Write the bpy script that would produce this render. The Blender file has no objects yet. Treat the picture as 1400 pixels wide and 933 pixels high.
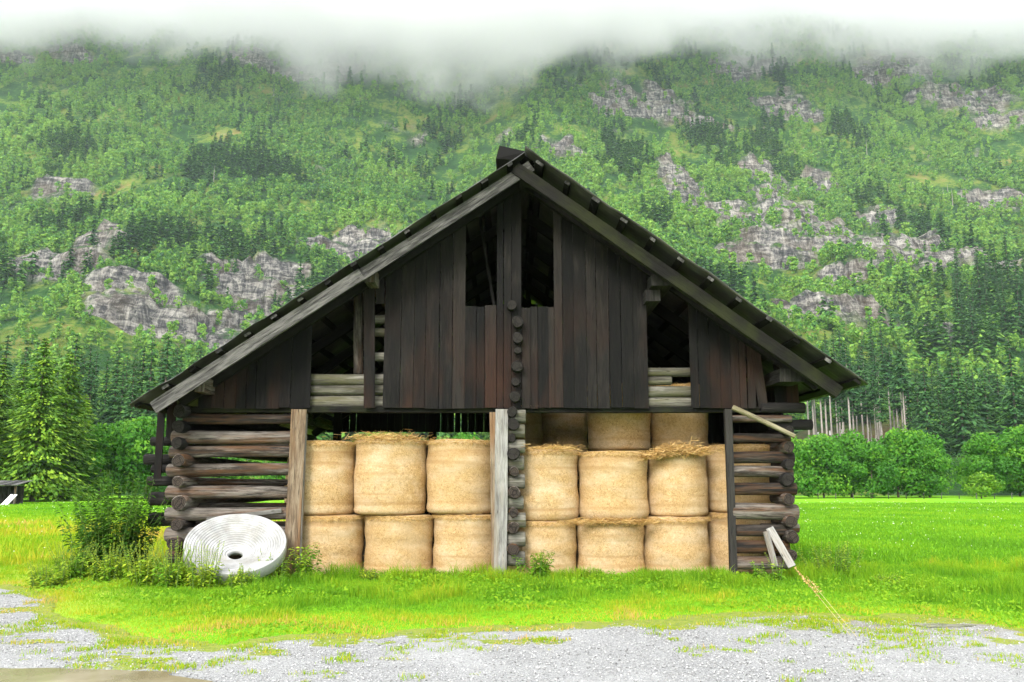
import bpy, math, random
import numpy as np
from mathutils import Vector, Matrix, Quaternion

random.seed(7)
RNG = np.random.default_rng(11)
S = bpy.context.scene
COL = S.collection

# ------------------------------------------------------------------ camera, light, exposure
F = 1200.0
PITCH = math.radians(9.16)
CAMZ = 1.6
cam_d = bpy.data.cameras.new('camera')
cam_d.sensor_width = 36.0
cam_d.lens = F / 1400.0 * 36.0
cam_d.clip_start = 0.1
cam_d.clip_end = 6000.0
cam = bpy.data.objects.new('camera', cam_d)
COL.objects.link(cam)
cam.location = (0, 0, CAMZ)
cam.rotation_euler = (math.radians(90) + PITCH, 0, 0)
S.camera = cam

SUN_EL, SUN_AZ = math.radians(34), math.radians(200)     # azimuth from +Y, clockwise: behind the camera, to its left
w = bpy.data.worlds.new("World"); S.world = w; w.use_nodes = True
nt = w.node_tree; nt.nodes.clear()
wo = nt.nodes.new('ShaderNodeOutputWorld'); bg = nt.nodes.new('ShaderNodeBackground')
sky = nt.nodes.new('ShaderNodeTexSky'); sky.sky_type = 'NISHITA'; sky.sun_disc = False
sky.sun_elevation = SUN_EL; sky.sun_rotation = SUN_AZ
sky.air_density = 1.0; sky.dust_density = 3.0
mixw = nt.nodes.new('ShaderNodeMix'); mixw.data_type = 'RGBA'
mixw.inputs['Factor'].default_value = 0.88
mixw.inputs['B'].default_value = (7.6, 7.75, 7.9, 1)       # the white overcast
nt.links.new(sky.outputs[0], mixw.inputs['A'])
nt.links.new(mixw.outputs['Result'], bg.inputs['Color'])
bg.inputs['Strength'].default_value = 0.12
nt.links.new(bg.outputs[0], wo.inputs[0])

sd = bpy.data.lights.new('sun', 'SUN'); sd.energy = 1.5; sd.angle = math.radians(20); sd.color = (1.0, 0.96, 0.9)
sun = bpy.data.objects.new('sun', sd); COL.objects.link(sun)
dirv = Vector((math.sin(SUN_AZ) * math.cos(SUN_EL), math.cos(SUN_AZ) * math.cos(SUN_EL), math.sin(SUN_EL)))
sun.rotation_euler = dirv.to_track_quat('Z', 'Y').to_euler()

S.view_settings.view_transform = 'Standard'
S.view_settings.look = 'None'
S.view_settings.exposure = 1.6
S.view_settings.gamma = 1.0
S.view_settings.use_curve_mapping = False
S.cycles.use_denoising = True
S.cycles.max_bounces = 14
S.cycles.diffuse_bounces = 3
S.cycles.glossy_bounces = 2
S.cycles.transmission_bounces = 3
S.cycles.transparent_max_bounces = 8
S.cycles.volume_bounces = 12
S.cycles.volume_step_rate = 0.45
S.cycles.volume_max_steps = 64
S.cycles.use_adaptive_sampling = True
S.cycles.adaptive_threshold = 0.02

# ------------------------------------------------------------------ helpers
ST, CT = math.sin(PITCH), math.cos(PITCH)
def at(px, py, Y):
    a = (px - 700.0) / F; b = (466.5 - py) / F
    t = Y / (CT - b * ST)
    return Vector((a * t, Y, CAMZ + t * (ST + b * CT)))
def ground_at(px, py):
    a = (px - 700.0) / F; b = (466.5 - py) / F
    t = -CAMZ / (ST + b * CT)
    return Vector((a * t, t * (CT - b * ST), 0))

_T = np.random.default_rng(5).random((256, 256))
def vnoise(x, y, seed=0):
    x = np.asarray(x, float) + seed * 37.17; y = np.asarray(y, float) + seed * 91.73
    xi = np.floor(x).astype(int); yi = np.floor(y).astype(int)
    fx = x - xi; fy = y - yi
    fx = fx * fx * (3 - 2 * fx); fy = fy * fy * (3 - 2 * fy)
    a = _T[xi & 255, yi & 255]; b = _T[(xi + 1) & 255, yi & 255]
    c = _T[xi & 255, (yi + 1) & 255]; d = _T[(xi + 1) & 255, (yi + 1) & 255]
    return (a * (1 - fx) + b * fx) * (1 - fy) + (c * (1 - fx) + d * fx) * fy
def fbm(x, y, seed=0, octv=4):
    s = 0; amp = 0.5; tot = 0
    for o in range(octv):
        s = s + amp * vnoise(np.asarray(x) * 2 ** o, np.asarray(y) * 2 ** o, seed + o); tot += amp; amp *= 0.5
    return s / tot
def smooth(a, b, x):
    t = np.clip((np.asarray(x, float) - a) / (b - a), 0, 1)
    return t * t * (3 - 2 * t)

def tag(o, label=None, cat=None, group=None, kind=None):
    if label: o['label'] = label
    if cat: o['category'] = cat
    if group: o['group'] = group
    if kind: o['kind'] = kind
    return o
def empty(name, loc, label, cat, group=None):
    o = bpy.data.objects.new(name, None); o.location = loc; o.empty_display_size = 0.2
    COL.objects.link(o); tag(o, label, cat, group)
    return o
def link(name, me, mats, parent=None):
    for m in (mats if isinstance(mats, (list, tuple)) else [mats]):
        me.materials.append(m)
    o = bpy.data.objects.new(name, me); COL.objects.link(o)
    if parent is not None: o.parent = parent
    return o
def np_mesh(name, V, Fc, tone=None, extra=None, smooth_shade=False):
    V = np.asarray(V, np.float32); Fc = np.asarray(Fc, np.int32)
    me = bpy.data.meshes.new(name)
    n, k = Fc.shape
    me.vertices.add(len(V)); me.vertices.foreach_set('co', V.ravel())
    me.loops.add(n * k); me.loops.foreach_set('vertex_index', Fc.ravel())
    me.polygons.add(n)
    me.polygons.foreach_set('loop_start', np.arange(0, n * k, k, dtype=np.int32))
    me.polygons.foreach_set('loop_total', np.full(n, k, np.int32))
    if smooth_shade: me.polygons.foreach_set('use_smooth', np.ones(n, bool))
    me.update(calc_edges=True)
    d = dict(extra or {})
    if tone is not None: d['tone'] = tone
    for key, arr in d.items():
        arr = np.asarray(arr, np.float32)
        dom = 'FACE' if len(arr) == n and len(arr) != len(V) else 'POINT'
        at_ = me.attributes.new(key, 'FLOAT', dom); at_.data.foreach_set('value', arr)
    return me

class MB:
    """collects boxes, logs and boards; uv u runs along the grain in metres"""
    def __init__(s): s.v = []; s.f = []; s.uv = []; s.t = []; s.m = []; s.sm = []
    def quad(s, idx, uvs, tone, mi=0, sm=False):
        s.f.append(idx); s.uv.append(uvs); s.t.append(tone); s.m.append(mi); s.sm.append(sm)
    def box(s, p0, p1, wdt, thk, side=None, tone=None, jit=0.0, mi=0, em=None):
        """beam from p0 to p1 (centre line), wdt along 'side', thk across"""
        p0 = Vector(p0); p1 = Vector(p1); d = p1 - p0; L = d.length; d.normalize()
        side = Vector(side) if side is not None else (Vector((1, 0, 0)) if abs(d.x) < 0.9 else Vector((0, 0, 1)))
        side = (side - d * side.dot(d)).normalized(); nn = d.cross(side)
        if tone is None: tone = random.random()
        u0, v0 = random.random() * 20, random.random() * 20
        nseg = max(1, min(8, int(L / 0.6)))
        b0 = len(s.v)
        for i in range(nseg + 1):
            c = p0 + d * L * i / nseg
            for a, b in ((-1, -1), (1, -1), (1, 1), (-1, 1)):
                s.v.append(c + side * (a * wdt / 2 + random.uniform(-jit, jit)) + nn * (b * thk / 2 + random.uniform(-jit, jit) * .6))
        per = [0, wdt, wdt + thk, 2 * wdt + thk, 2 * wdt + 2 * thk]
        for i in range(nseg):
            ua, ub = u0 + L * i / nseg, u0 + L * (i + 1) / nseg
            for k in range(4):
                a = b0 + i * 4 + k; b = b0 + i * 4 + (k + 1) % 4
                s.quad([a, b, b + 4, a + 4], [(ua, v0 + per[k]), (ua, v0 + per[k + 1]), (ub, v0 + per[k + 1]), (ub, v0 + per[k])], tone, mi)
        e = b0 + nseg * 4
        s.quad([b0 + 3, b0 + 2, b0 + 1, b0], [(u0, v0), (u0, v0 + wdt), (u0 + .01, v0 + wdt), (u0 + .01, v0)], tone, mi if em is None else em)
        s.quad([e, e + 1, e + 2, e + 3], [(u0, v0), (u0, v0 + wdt), (u0 + .01, v0 + wdt), (u0 + .01, v0)], tone, mi)
        return s
    def log(s, p0, p1, r0, r1=None, seg=14, wob=0.06, tone=None, squash=1.0, caps=(1, 1), bend=0.015):
        p0 = Vector(p0); p1 = Vector(p1); d = p1 - p0; L = d.length; d.normalize()
        r1 = r0 if r1 is None else r1
        up = Vector((0, 0, 1)) if abs(d.z) < 0.9 else Vector((1, 0, 0))
        side = d.cross(up).normalized(); up = side.cross(d).normalized()
        if tone is None: tone = random.random()
        u0, v0 = random.random() * 20, random.random() * 20
        n = max(3, int(L / 0.22)); ts = [0.0] + [(0.02 + (L - 0.04) * i / n) / L for i in range(n + 1)] + [1.0]
        ph = [random.uniform(0, 6.28) for _ in range(6)]
        bx, bz = random.uniform(-bend, bend) * L * .5, random.uniform(-bend, bend) * L * .5
        b0 = len(s.v)
        for j, t in enumerate(ts):
            r = r0 + (r1 - r0) * t
            if j in (0, len(ts) - 1): r *= 0.88
            c = p0 + d * L * t + (side * bx + up * bz) * math.sin(math.pi * t)
            for k in range(seg):
                a = 2 * math.pi * k / seg
                q = r * (1 + wob * (0.5 * math.sin(2 * a + ph[0]) + 0.4 * math.sin(3 * a + ph[1] + t * 2) + 0.35 * math.sin(L * t * 3.1 + ph[2] + a)))
                s.v.append(c + side * (q * math.cos(a)) + up * (q * math.sin(a) * squash))
        R = (r0 + r1) / 2; circ = 2 * math.pi * R
        for j in range(len(ts) - 1):
            for k in range(seg):
                a = b0 + j * seg + k; b = b0 + j * seg + (k + 1) % seg
                va, vb = v0 + circ * k / seg, v0 + circ * (k + 1) / seg
                ua, ub = u0 + L * ts[j], u0 + L * ts[j + 1]
                s.quad([a, b, b + seg, a + seg], [(ua, va), (ua, vb), (ub, vb), (ub, va)], tone, 0, True)
        for w_, (base, cc) in enumerate(((b0, p0), (b0 + (len(ts) - 1) * seg, p1))):
            c = len(s.v); s.v.append(Vector(cc))
            rr = r0 if w_ == 0 else r1
            for k in range(seg):
                a = base + k; b = base + (k + 1) % seg
                uva = (rr * math.cos(2 * math.pi * k / seg), rr * math.sin(2 * math.pi * k / seg))
                uvb = (rr * math.cos(2 * math.pi * (k + 1) / seg), rr * math.sin(2 * math.pi * (k + 1) / seg))
                s.quad([b, a, c] if w_ == 0 else [a, b, c], [uvb, uva, (0, 0)] if w_ == 0 else [uva, uvb, (0, 0)], tone, 1)
        return s
    def build(s, name, mats, parent=None):
        me = bpy.data.meshes.new(name)
        me.from_pydata([tuple(v) for v in s.v], [], s.f)
        uvl = me.uv_layers.new(name='UVMap')
        flat = [c for f in s.uv for uv in f for c in uv]
        uvl.data.foreach_set('uv', flat)
        t = me.attributes.new('tone', 'FLOAT', 'FACE'); t.data.foreach_set('value', s.t)
        me.polygons.foreach_set('material_index', s.m)
        me.polygons.foreach_set('use_smooth', s.sm)
        me.update()
        return link(name, me, mats, parent)

# ------------------------------------------------------------------ materials
class NT:
    def __init__(s, name, rough=0.9, spec=0.2):
        s.mat = bpy.data.materials.new(name); s.mat.use_nodes = True; s.n = s.mat.node_tree
        s.n.nodes.clear()
        s.out = s.n.nodes.new('ShaderNodeOutputMaterial')
        s.b = s.n.nodes.new('ShaderNodeBsdfPrincipled')
        s.b.inputs['Roughness'].default_value = rough
        s.b.inputs['Specular IOR Level'].default_value = spec
        s.n.links.new(s.b.outputs[0], s.out.inputs[0])
    def new(s, t, **kw):
        n = s.n.nodes.new('ShaderNode' + t)
        for k, v in kw.items(): setattr(n, k, v)
        return n
    def L(s, a, b): s.n.links.new(a, b)
    def put(s, sock, v):
        if isinstance(v, (int, float, tuple)): sock.default_value = v
        else: s.L(v, sock)
    def coord(s, kind='Object', scale=(1, 1, 1), off=(0, 0, 0)):
        tc = s.new('TexCoord'); mp = s.new('Mapping')
        s.L(tc.outputs[kind], mp.inputs['Vector']); mp.inputs['Scale'].default_value = scale; mp.inputs['Location'].default_value = off
        return mp.outputs[0]
    def noise(s, vec, scale, detail=4, rough=0.6, dist=0.0, col=False):
        n = s.new('TexNoise'); s.L(vec, n.inputs['Vector']); n.inputs['Scale'].default_value = scale
        n.inputs['Detail'].default_value = detail; n.inputs['Roughness'].default_value = rough; n.inputs['Distortion'].default_value = dist
        return n.outputs['Color' if col else 'Fac']
    def ramp(s, fac, stops, interp='LINEAR'):
        r = s.new('ValToRGB'); s.put(r.inputs['Fac'], fac); e = r.color_ramp.elements; r.color_ramp.interpolation = interp
        while len(e) < len(stops): e.new(0.5)
        for i, (p, c) in enumerate(stops):
            e[i].position = p; e[i].color = (c[0], c[1], c[2], 1) if isinstance(c, (tuple, list)) else (c, c, c, 1)
        return r.outputs['Color']
    def mix(s, f, a, b, mode='MIX'):
        m = s.new('Mix', data_type='RGBA', blend_type=mode)
        s.put(m.inputs['Factor'], f)
        for k, v in (('A', a), ('B', b)):
            if isinstance(v, tuple): v = (v[0], v[1], v[2], 1)
            s.put(m.inputs[k], v)
        return m.outputs['Result']
    def math(s, op, a, b=0.0, clamp=False):
        m = s.new('Math', operation=op, use_clamp=clamp); s.put(m.inputs[0], a); s.put(m.inputs[1], b); return m.outputs[0]
    def attr(s, name): return s.new('Attribute', attribute_name=name).outputs['Fac']
    def bump(s, h, strength=0.5, dist=0.02):
        b = s.new('Bump'); b.inputs['Strength'].default_value = strength; b.inputs['Distance'].default_value = dist
        s.put(b.inputs['Height'], h); s.L(b.outputs[0], s.b.inputs['Normal'])
    def color(s, c): s.put(s.b.inputs['Base Color'], c if not isinstance(c, tuple) else (c[0], c[1], c[2], 1))

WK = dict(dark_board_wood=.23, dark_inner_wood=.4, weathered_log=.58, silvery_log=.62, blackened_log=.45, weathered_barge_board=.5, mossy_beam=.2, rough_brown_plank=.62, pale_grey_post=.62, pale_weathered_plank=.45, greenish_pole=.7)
def wood(name, dark, mid, light, stain=None, rough=0.85, crack=0.5, stain_lo=None, bumpd=0.006, moss=0.0):
    k_ = WK.get(name, 1); sc_ = lambda c: tuple(v * k_ for v in c)
    dark, mid, light = sc_(dark), sc_(mid), sc_(light)
    if stain: stain = sc_(stain)
    if stain_lo: stain_lo = (tuple(v * .45 for v in stain_lo[0]),) + tuple(stain_lo[1:])
    m = NT(name, rough, 0.25)
    uv = m.coord('UV', (0.9, 9, 1))
    g = m.noise(uv, 2.2, 6, 0.75, 0.5)
    g2 = m.noise(m.coord('UV', (1.3, 20, 1)), 1.5, 4, 0.65, 0.3)
    big = m.noise(m.coord('UV', (0.8, 3.0, 1)), 1.6, 3, 0.55)
    tone = m.attr('tone')
    f = m.math('ADD', m.math('MULTIPLY', g, 0.65), m.math('MULTIPLY', big, 0.35))
    f = m.math('ADD', f, m.math('MULTIPLY', m.math('SUBTRACT', tone, 0.5), 0.28))
    c = m.ramp(f, [(0.36, dark), (0.50, mid), (0.63, light)])
    if stain:
        st = m.noise(m.coord('UV', (0.55, 4.0, 1), (5, 3, 0)), 1.3, 3, 0.6)
        c = m.mix(m.ramp(st, [(0.47, 0.0), (0.68, 0.85)]), c, stain)
    if stain_lo:   # weathered brown on the lower half of the boards, world height
        z = m.new('SeparateXYZ'); m.L(m.coord('Object'), z.inputs[0])
        k = m.math('SUBTRACT', 1.0, m.math('MULTIPLY', m.math('SUBTRACT', z.outputs[2], stain_lo[1]), 1 / stain_lo[2]), True)
        st = m.noise(m.coord('Object', (1, 1, 0.35)), 1.3, 3, 0.6)
        k = m.math('MULTIPLY', k, m.ramp(m.math('ADD', st, m.math('MULTIPLY', m.math('SUBTRACT', tone, .5), .14)), [(0.44, 0.0), (0.66, 0.9)]))
        c = m.mix(k, c, stain_lo[0])
    if moss:
        mo = m.noise(m.coord('Object'), 2.3, 4, 0.6)
        c = m.mix(m.ramp(mo, [(0.60 - moss * .2, 0.0), (0.80 - moss * .2, 0.75)]), c, (0.020, 0.024, 0.006))
    c = m.mix(m.ramp(g2, [(0.36, crack), (0.45, 0.0)]), c, (0.008, 0.007, 0.006))
    kn = m.new('TexVoronoi'); m.L(m.coord('UV', (2.0, 7.0, 1)), kn.inputs['Vector']); kn.inputs['Scale'].default_value = 1.0
    c = m.mix(m.ramp(kn.outputs['Distance'], [(0.03, 0.75), (0.10, 0.0)]), c, (0.012, 0.008, 0.005))
    m.color(c)
    m.bump(m.math('ADD', g, g2), 1.0, bumpd * 2.2)
    return m.mat

def endgrain(name, a, b):
    m = NT(name, 0.9, 0.2)
    uv = m.coord('UV'); ln = m.new('VectorMath', operation='LENGTH'); m.L(uv, ln.inputs[0])
    ns = m.noise(m.coord('Object'), 9, 3, 0.6)
    r = m.math('ADD', m.math('MULTIPLY', ln.outputs['Value'], 190), m.math('MULTIPLY', ns, 9))
    w_ = m.math('ADD', m.math('MULTIPLY', m.math('SINE', r), 0.5), 0.5)
    c = m.mix(w_, a, b)
    c = m.mix(m.ramp(m.noise(m.coord('Object'), 3.0, 4, 0.7), [(0.4, 0.0), (0.7, 0.7)]), c, (0.03, 0.026, 0.023))
    cr = m.new('TexVoronoi'); cr.feature = 'DISTANCE_TO_EDGE'; m.L(m.coord('Object', (1, 1, 1)), cr.inputs['Vector']); cr.inputs['Scale'].default_value = 9
    c = m.mix(m.ramp(cr.outputs['Distance'], [(0.02, 0.85), (0.07, 0.0)]), c, (0.004, 0.003, 0.003))
    m.color(c); m.bump(w_, 0.5, 0.004)
    return m.mat

M = {}
M['board'] = wood('dark_board_wood', (0.004, 0.0035, 0.0035), (0.020, 0.017, 0.0155), (0.075, 0.062, 0.053), stain_lo=((0.062, 0.024, 0.013), 3.3, 1.9), crack=0.7)
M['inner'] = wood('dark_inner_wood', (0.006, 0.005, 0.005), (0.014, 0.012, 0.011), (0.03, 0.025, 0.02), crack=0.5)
M['log'] = wood('weathered_log', (0.016, 0.013, 0.011), (0.085, 0.070, 0.058), (0.34, 0.30, 0.26), stain=(0.20, 0.095, 0.04), crack=0.8, bumpd=0.012)
M['grey_log'] = wood('silvery_log', (0.05, 0.045, 0.03), (0.16, 0.15, 0.12), (0.36, 0.34, 0.29), stain=(0.14, 0.13, 0.06), crack=0.6)
M['dark_log'] = wood('blackened_log', (0.008, 0.007, 0.007), (0.028, 0.025, 0.023), (0.08, 0.073, 0.066), crack=0.7, bumpd=0.012)
M['barge'] = wood('weathered_barge_board', (0.03, 0.029, 0.028), (0.10, 0.097, 0.092), (0.27, 0.26, 0.245), crack=0.8)
M['mossbeam'] = wood('mossy_beam', (0.010, 0.009, 0.008), (0.028, 0.026, 0.02), (0.06, 0.055, 0.045), crack=0.7, moss=0.8)
M['post_brown'] = wood('rough_brown_plank', (0.08, 0.055, 0.035), (0.24, 0.17, 0.11), (0.42, 0.33, 0.23), stain=(0.30, 0.16, 0.07), crack=0.6)
M['post_grey'] = wood('pale_grey_post', (0.15, 0.14, 0.13), (0.36, 0.35, 0.33), (0.55, 0.54, 0.51), stain=(0.33, 0.26, 0.18), crack=0.5)
M['pale'] = wood('pale_weathered_plank', (0.25, 0.24, 0.22), (0.48, 0.46, 0.42), (0.66, 0.64, 0.6), crack=0.4)
M['pole'] = wood('greenish_pole', (0.10, 0.09, 0.05), (0.24, 0.21, 0.12), (0.40, 0.36, 0.24), crack=0.4)
M['end_dark'] = endgrain('old_end_grain', (0.018, 0.014, 0.012), (0.06, 0.046, 0.036))
M['end_red'] = endgrain('reddish_end_grain', (0.07, 0.028, 0.016), (0.17, 0.07, 0.04))
M['end_black'] = endgrain('black_end_grain', (0.008, 0.007, 0.006), (0.024, 0.021, 0.019))

def metal_sheet():
    m = NT('old_roof_sheet', 0.55, 0.4)
    n = m.noise(m.coord('Object'), 1.6, 5, 0.6)
    m.color(m.ramp(n, [(0.3, (0.035, 0.034, 0.033)), (0.55, (0.085, 0.083, 0.08)), (0.75, (0.15, 0.135, 0.12))]))
    m.b.inputs['Metallic'].default_value = 0.3
    m.bump(m.noise(m.coord('Object'), 9, 4), 0.3, 0.01)
    return m.mat
M['sheet'] = metal_sheet()

def straw(name, a, b, c2):
    m = NT(name, 0.95, 0.1)
    o = m.coord('Object')
    f1 = m.noise(o, 19, 6, 0.85, 1.5)
    f2 = m.noise(m.coord('Object', (1, 1, 2.6)), 34, 3, 0.8, 2.0)
    big = m.noise(m.coord('Object', (1, 1, 1.8)), 1.9, 4, 0.6)
    band = m.noise(m.coord('Object', (0.25, 0.25, 5.5)), 1.3, 2, 0.5)
    f = m.math('ADD', m.math('MULTIPLY', f1, 0.6), m.math('MULTIPLY', f2, 0.4))
    c = m.ramp(f, [(0.39, a), (0.49, b), (0.60, c2)])
    c = m.mix(m.ramp(big, [(0.42, 0.0), (0.72, 0.60)]), c, (0.84, 0.70, 0.50))
    c = m.mix(m.ramp(band, [(0.32, 0.60), (0.47, 0.0)]), c, (0.46, 0.25, 0.09))
    oi = m.new('ObjectInfo')
    c = m.mix(m.math('MULTIPLY', oi.outputs['Random'], 0.32), c, (0.52, 0.33, 0.13))
    blot = m.noise(m.coord('Object', (1, 1, 0.6), (3, 7, 1)), 1.1, 5, 0.7)
    c = m.mix(m.ramp(blot, [(0.52, 0.0), (0.70, 0.45)]), c, (0.42, 0.29, 0.15))
    # thin net wrap threads, wound round and round
    z = m.new('SeparateXYZ'); m.L(o, z.inputs[0])
    th = m.math('SINE', m.math('ADD', m.math('MULTIPLY', z.outputs[2], 330), m.math('MULTIPLY', m.noise(o, 2.5, 2), 26)))
    c = m.mix(m.ramp(th, [(0.75, 0.0), (1.0, 0.22)]), c, (0.82, 0.74, 0.6))
    m.color(c)
    m.bump(m.math('ADD', m.math('ADD', f1, f2), m.math('MULTIPLY', band, 0.8)), 0.9, 0.03)
    return m.mat
M['straw'] = straw('golden_straw', (0.27, 0.135, 0.042), (0.63, 0.40, 0.172), (0.85, 0.65, 0.37))
def straw_strand():
    m = NT('loose_straw', 0.9, 0.15)
    m.color(m.ramp(m.attr('tone'), [(0.0, (0.24, 0.13, 0.035)), (0.5, (0.50, 0.30, 0.10)), (1.0, (0.70, 0.50, 0.22))]))
    return m.mat
M['strand'] = straw_strand()

def leafy(name, stops, transl=0.35, bigs=0.0, spots=None):
    m = NT(name, 0.75, 0.25)
    t = m.attr('tone')
    oi = m.new('ObjectInfo')
    f = m.math('ADD', t, m.math('MULTIPLY', m.math('SUBTRACT', oi.outputs['Random'], 0.5), 0.18))
    if bigs:
        f = m.math('ADD', f, m.math('MULTIPLY', m.math('SUBTRACT', m.noise(m.coord('Object'), bigs, 3), 0.5), 0.7))
    c = m.ramp(f, stops)
    m.color(c)
    tr = m.new('BsdfTranslucent'); m.L(c, tr.inputs['Color'])
    mx = m.new('MixShader'); mx.inputs[0].default_value = transl
    m.L(m.b.outputs[0], mx.inputs[1]); m.L(tr.outputs[0], mx.inputs[2]); m.L(mx.outputs[0], m.out.inputs[0])
    return m.mat
M['grass'] = leafy('meadow_grass', [(0.0, (0.0606, 0.1615, 0.0078)), (0.35, (0.1313, 0.3085, 0.0094)), (0.6, (0.2423, 0.4039, 0.0117)), (0.85, (0.4441, 0.4260, 0.0234)), (1.0, (0.5553, 0.3525, 0.1092))], 0.4)
M['weed'] = leafy('weed_leaves', [(0.0, (0.0544, 0.1457, 0.0096)), (0.5, (0.1400, 0.3280, 0.0160)), (1.0, (0.4355, 0.5102, 0.0400))], 0.35)
M['bush'] = leafy('bush_leaves', [(0.0, (0.0316, 0.1009, 0.0097)), (0.5, (0.0967, 0.2329, 0.0145)), (1.0, (0.2633, 0.4347, 0.0290))], 0.3)
M['alder'] = leafy('alder_leaves', [(0.0, (0.0238, 0.0990, 0.0116)), (0.5, (0.0651, 0.2178, 0.0193)), (1.0, (0.1845, 0.3762, 0.0270))], 0.3)
M['spruce'] = leafy('spruce_needles', [(0.0, (0.0374, 0.0963, 0.0119)), (0.5, (0.0932, 0.2142, 0.0178)), (1.0, (0.2797, 0.4285, 0.0248))], 0.2)
M['spruce_far'] = leafy('far_spruce_needles', [(0.0, (0.0142, 0.0580, 0.0220)), (0.5, (0.0355, 0.1160, 0.0330)), (1.0, (0.0888, 0.2030, 0.0385))], 0.15)
M['forest'] = leafy('slope_forest_leaves', [(0.0, (0.0116, 0.0450, 0.0202)), (0.3, (0.0351, 0.1098, 0.0284)), (0.6, (0.0876, 0.2395, 0.0338)), (1.0, (0.2221, 0.3792, 0.0507))], 0.2)
def plain(name, c, rough=0.8, spec=0.3, nscale=6, var=0.25):
    m = NT(name, rough, spec)
    n = m.noise(m.coord('Object'), nscale, 4)
    m.color(m.ramp(n, [(0.3, tuple(x * (1 - var) for x in c)), (0.7, tuple(min(1, x * (1 + var)) for x in c))]))
    m.bump(n, 0.3, 0.01)
    return m.mat
M['bark'] = plain('spruce_bark', (0.10, 0.08, 0.065), 0.95)
M['pale_bark'] = plain('pale_bark', (0.30, 0.27, 0.24), 0.95)
M['stem'] = plain('green_stem', (0.12, 0.20, 0.04), 0.8)
M['dry'] = plain('dry_grass_stem', (0.62, 0.50, 0.26), 0.8, nscale=60)
M['white'] = plain('white_paint', (0.75, 0.75, 0.73), 0.6, var=0.08)
M['flower'] = plain('white_petals', (0.8, 0.82, 0.7), 0.7, var=0.08)

# ------------------------------------------------------------------ terrain
def prof(Y):
    return np.interp(Y, [0, 100, 118, 170, 215, 250, 330, 450, 570, 720, 868, 1000, 1200], [-0.8, -0.6, 0.5, 5.5, 10.5, 17, 46, 104, 172, 285, 420, 560, 740])
def terr_base(x, y):
    x = np.asarray(x, float); y = np.asarray(y, float)
    k = smooth(150, 420, y); k0 = smooth(115, 180, y)
    z = prof(y)
    z = z + k * (fbm(x / 150, y / 260, 3) - 0.5) * 78 + k0 * (fbm(x / 42, y / 60, 9, 3) - 0.5) * 9
    z = z + k * (fbm(x / 55, y / 75, 14, 3) - 0.5) * 20
    return z
def hit(px, py):
    a = (px - 700.0) / F; b = (466.5 - py) / F
    Y = np.arange(110, 1150, 1.5); t = Y / (CT - b * ST)
    zr = CAMZ + t * (ST + b * CT)
    zt = terr_base(a * t, Y)
    i = np.argmax(zt > zr)
    return float(a * t[i]), float(Y[i])
PATCH = [(85, 263, 30, 15), (118, 345, 24, 24), (165, 335, 20, 12), (70, 375, 50, 14), (190, 400, 70, 26), (250, 440, 110, 40), (345, 405, 60, 34), (400, 370, 20, 12), (575, 193, 14, 8),
         (490, 335, 55, 22), (765, 205, 30, 13), (880, 145, 55, 20), (1020, 97, 42, 17), (1070, 145, 36, 18), (955, 168, 30, 9), (945, 270, 32, 26), (900, 130, 20, 12),
         (1000, 300, 40, 20), (1060, 345, 65, 24), (1150, 325, 65, 30), (1200, 300, 40, 14), (1285, 352, 68, 40), (1120, 432, 45, 14), (1165, 372, 35, 12), (1190, 442, 35, 10), (1325, 140, 60, 16),
         (1230, 95, 45, 16), (1385, 165, 35, 16), (1280, 465, 16, 18), (1120, 245, 20, 14), (340, 80, 35, 14), (100, 75, 40, 13), (20, 82, 30, 10), (440, 100, 40, 10), (690, 190, 10, 8), (1180, 112, 14, 8), (1370, 275, 40, 14), (1040, 235, 30, 12), (700, 330, 60, 20)]
ROCKS = []
for (px, py, rx, ry) in PATCH:
    x0, y0 = hit(px, py); _, ya = hit(px, py + ry); _, yb = hit(px, py - ry)
    ROCKS.append((x0, (ya + yb) / 2, rx * 1.2 * y0 / F, max(9.0, abs(yb - ya) / 2)))
def rock_mask(x, y):
    x = np.asarray(x, float); y = np.asarray(y, float)
    m = np.zeros(np.broadcast(x, y).shape)
    for (cx, cy, rx, ry) in ROCKS:
        d = np.sqrt(((x - cx) / rx) ** 2 + ((y - cy) / ry) ** 2)
        m = np.maximum(m, 1.5 - d)
    m = m + (fbm(x / 22, y / 16, 31, 4) - 0.5) * 1.3
    return smooth(0.25, 0.6, m)
def terr(x, y):
    z = terr_base(x, y); r = rock_mask(x, y)
    st = 17.0 + 0 * z
    q = (z + (fbm(np.asarray(x) / 60, np.asarray(y) / 60, 41, 2) - .5) * 20) / st; fr = q - np.floor(q)
    zt = z - fr * st + st * smooth(0.36, 0.60, fr)
    z = z + r * (zt - z) * 0.95
    z = z + r * (fbm(np.asarray(x) / 5.5, np.asarray(y) / 4, 51, 3) - 0.5) * 7.5 + r * (fbm(np.asarray(x) / 14, np.asarray(y) / 40, 57, 3) - .5) * 14
    return z
def vfun(x, y): return float(terr(np.array([x]), np.array([y]))[0])

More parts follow.
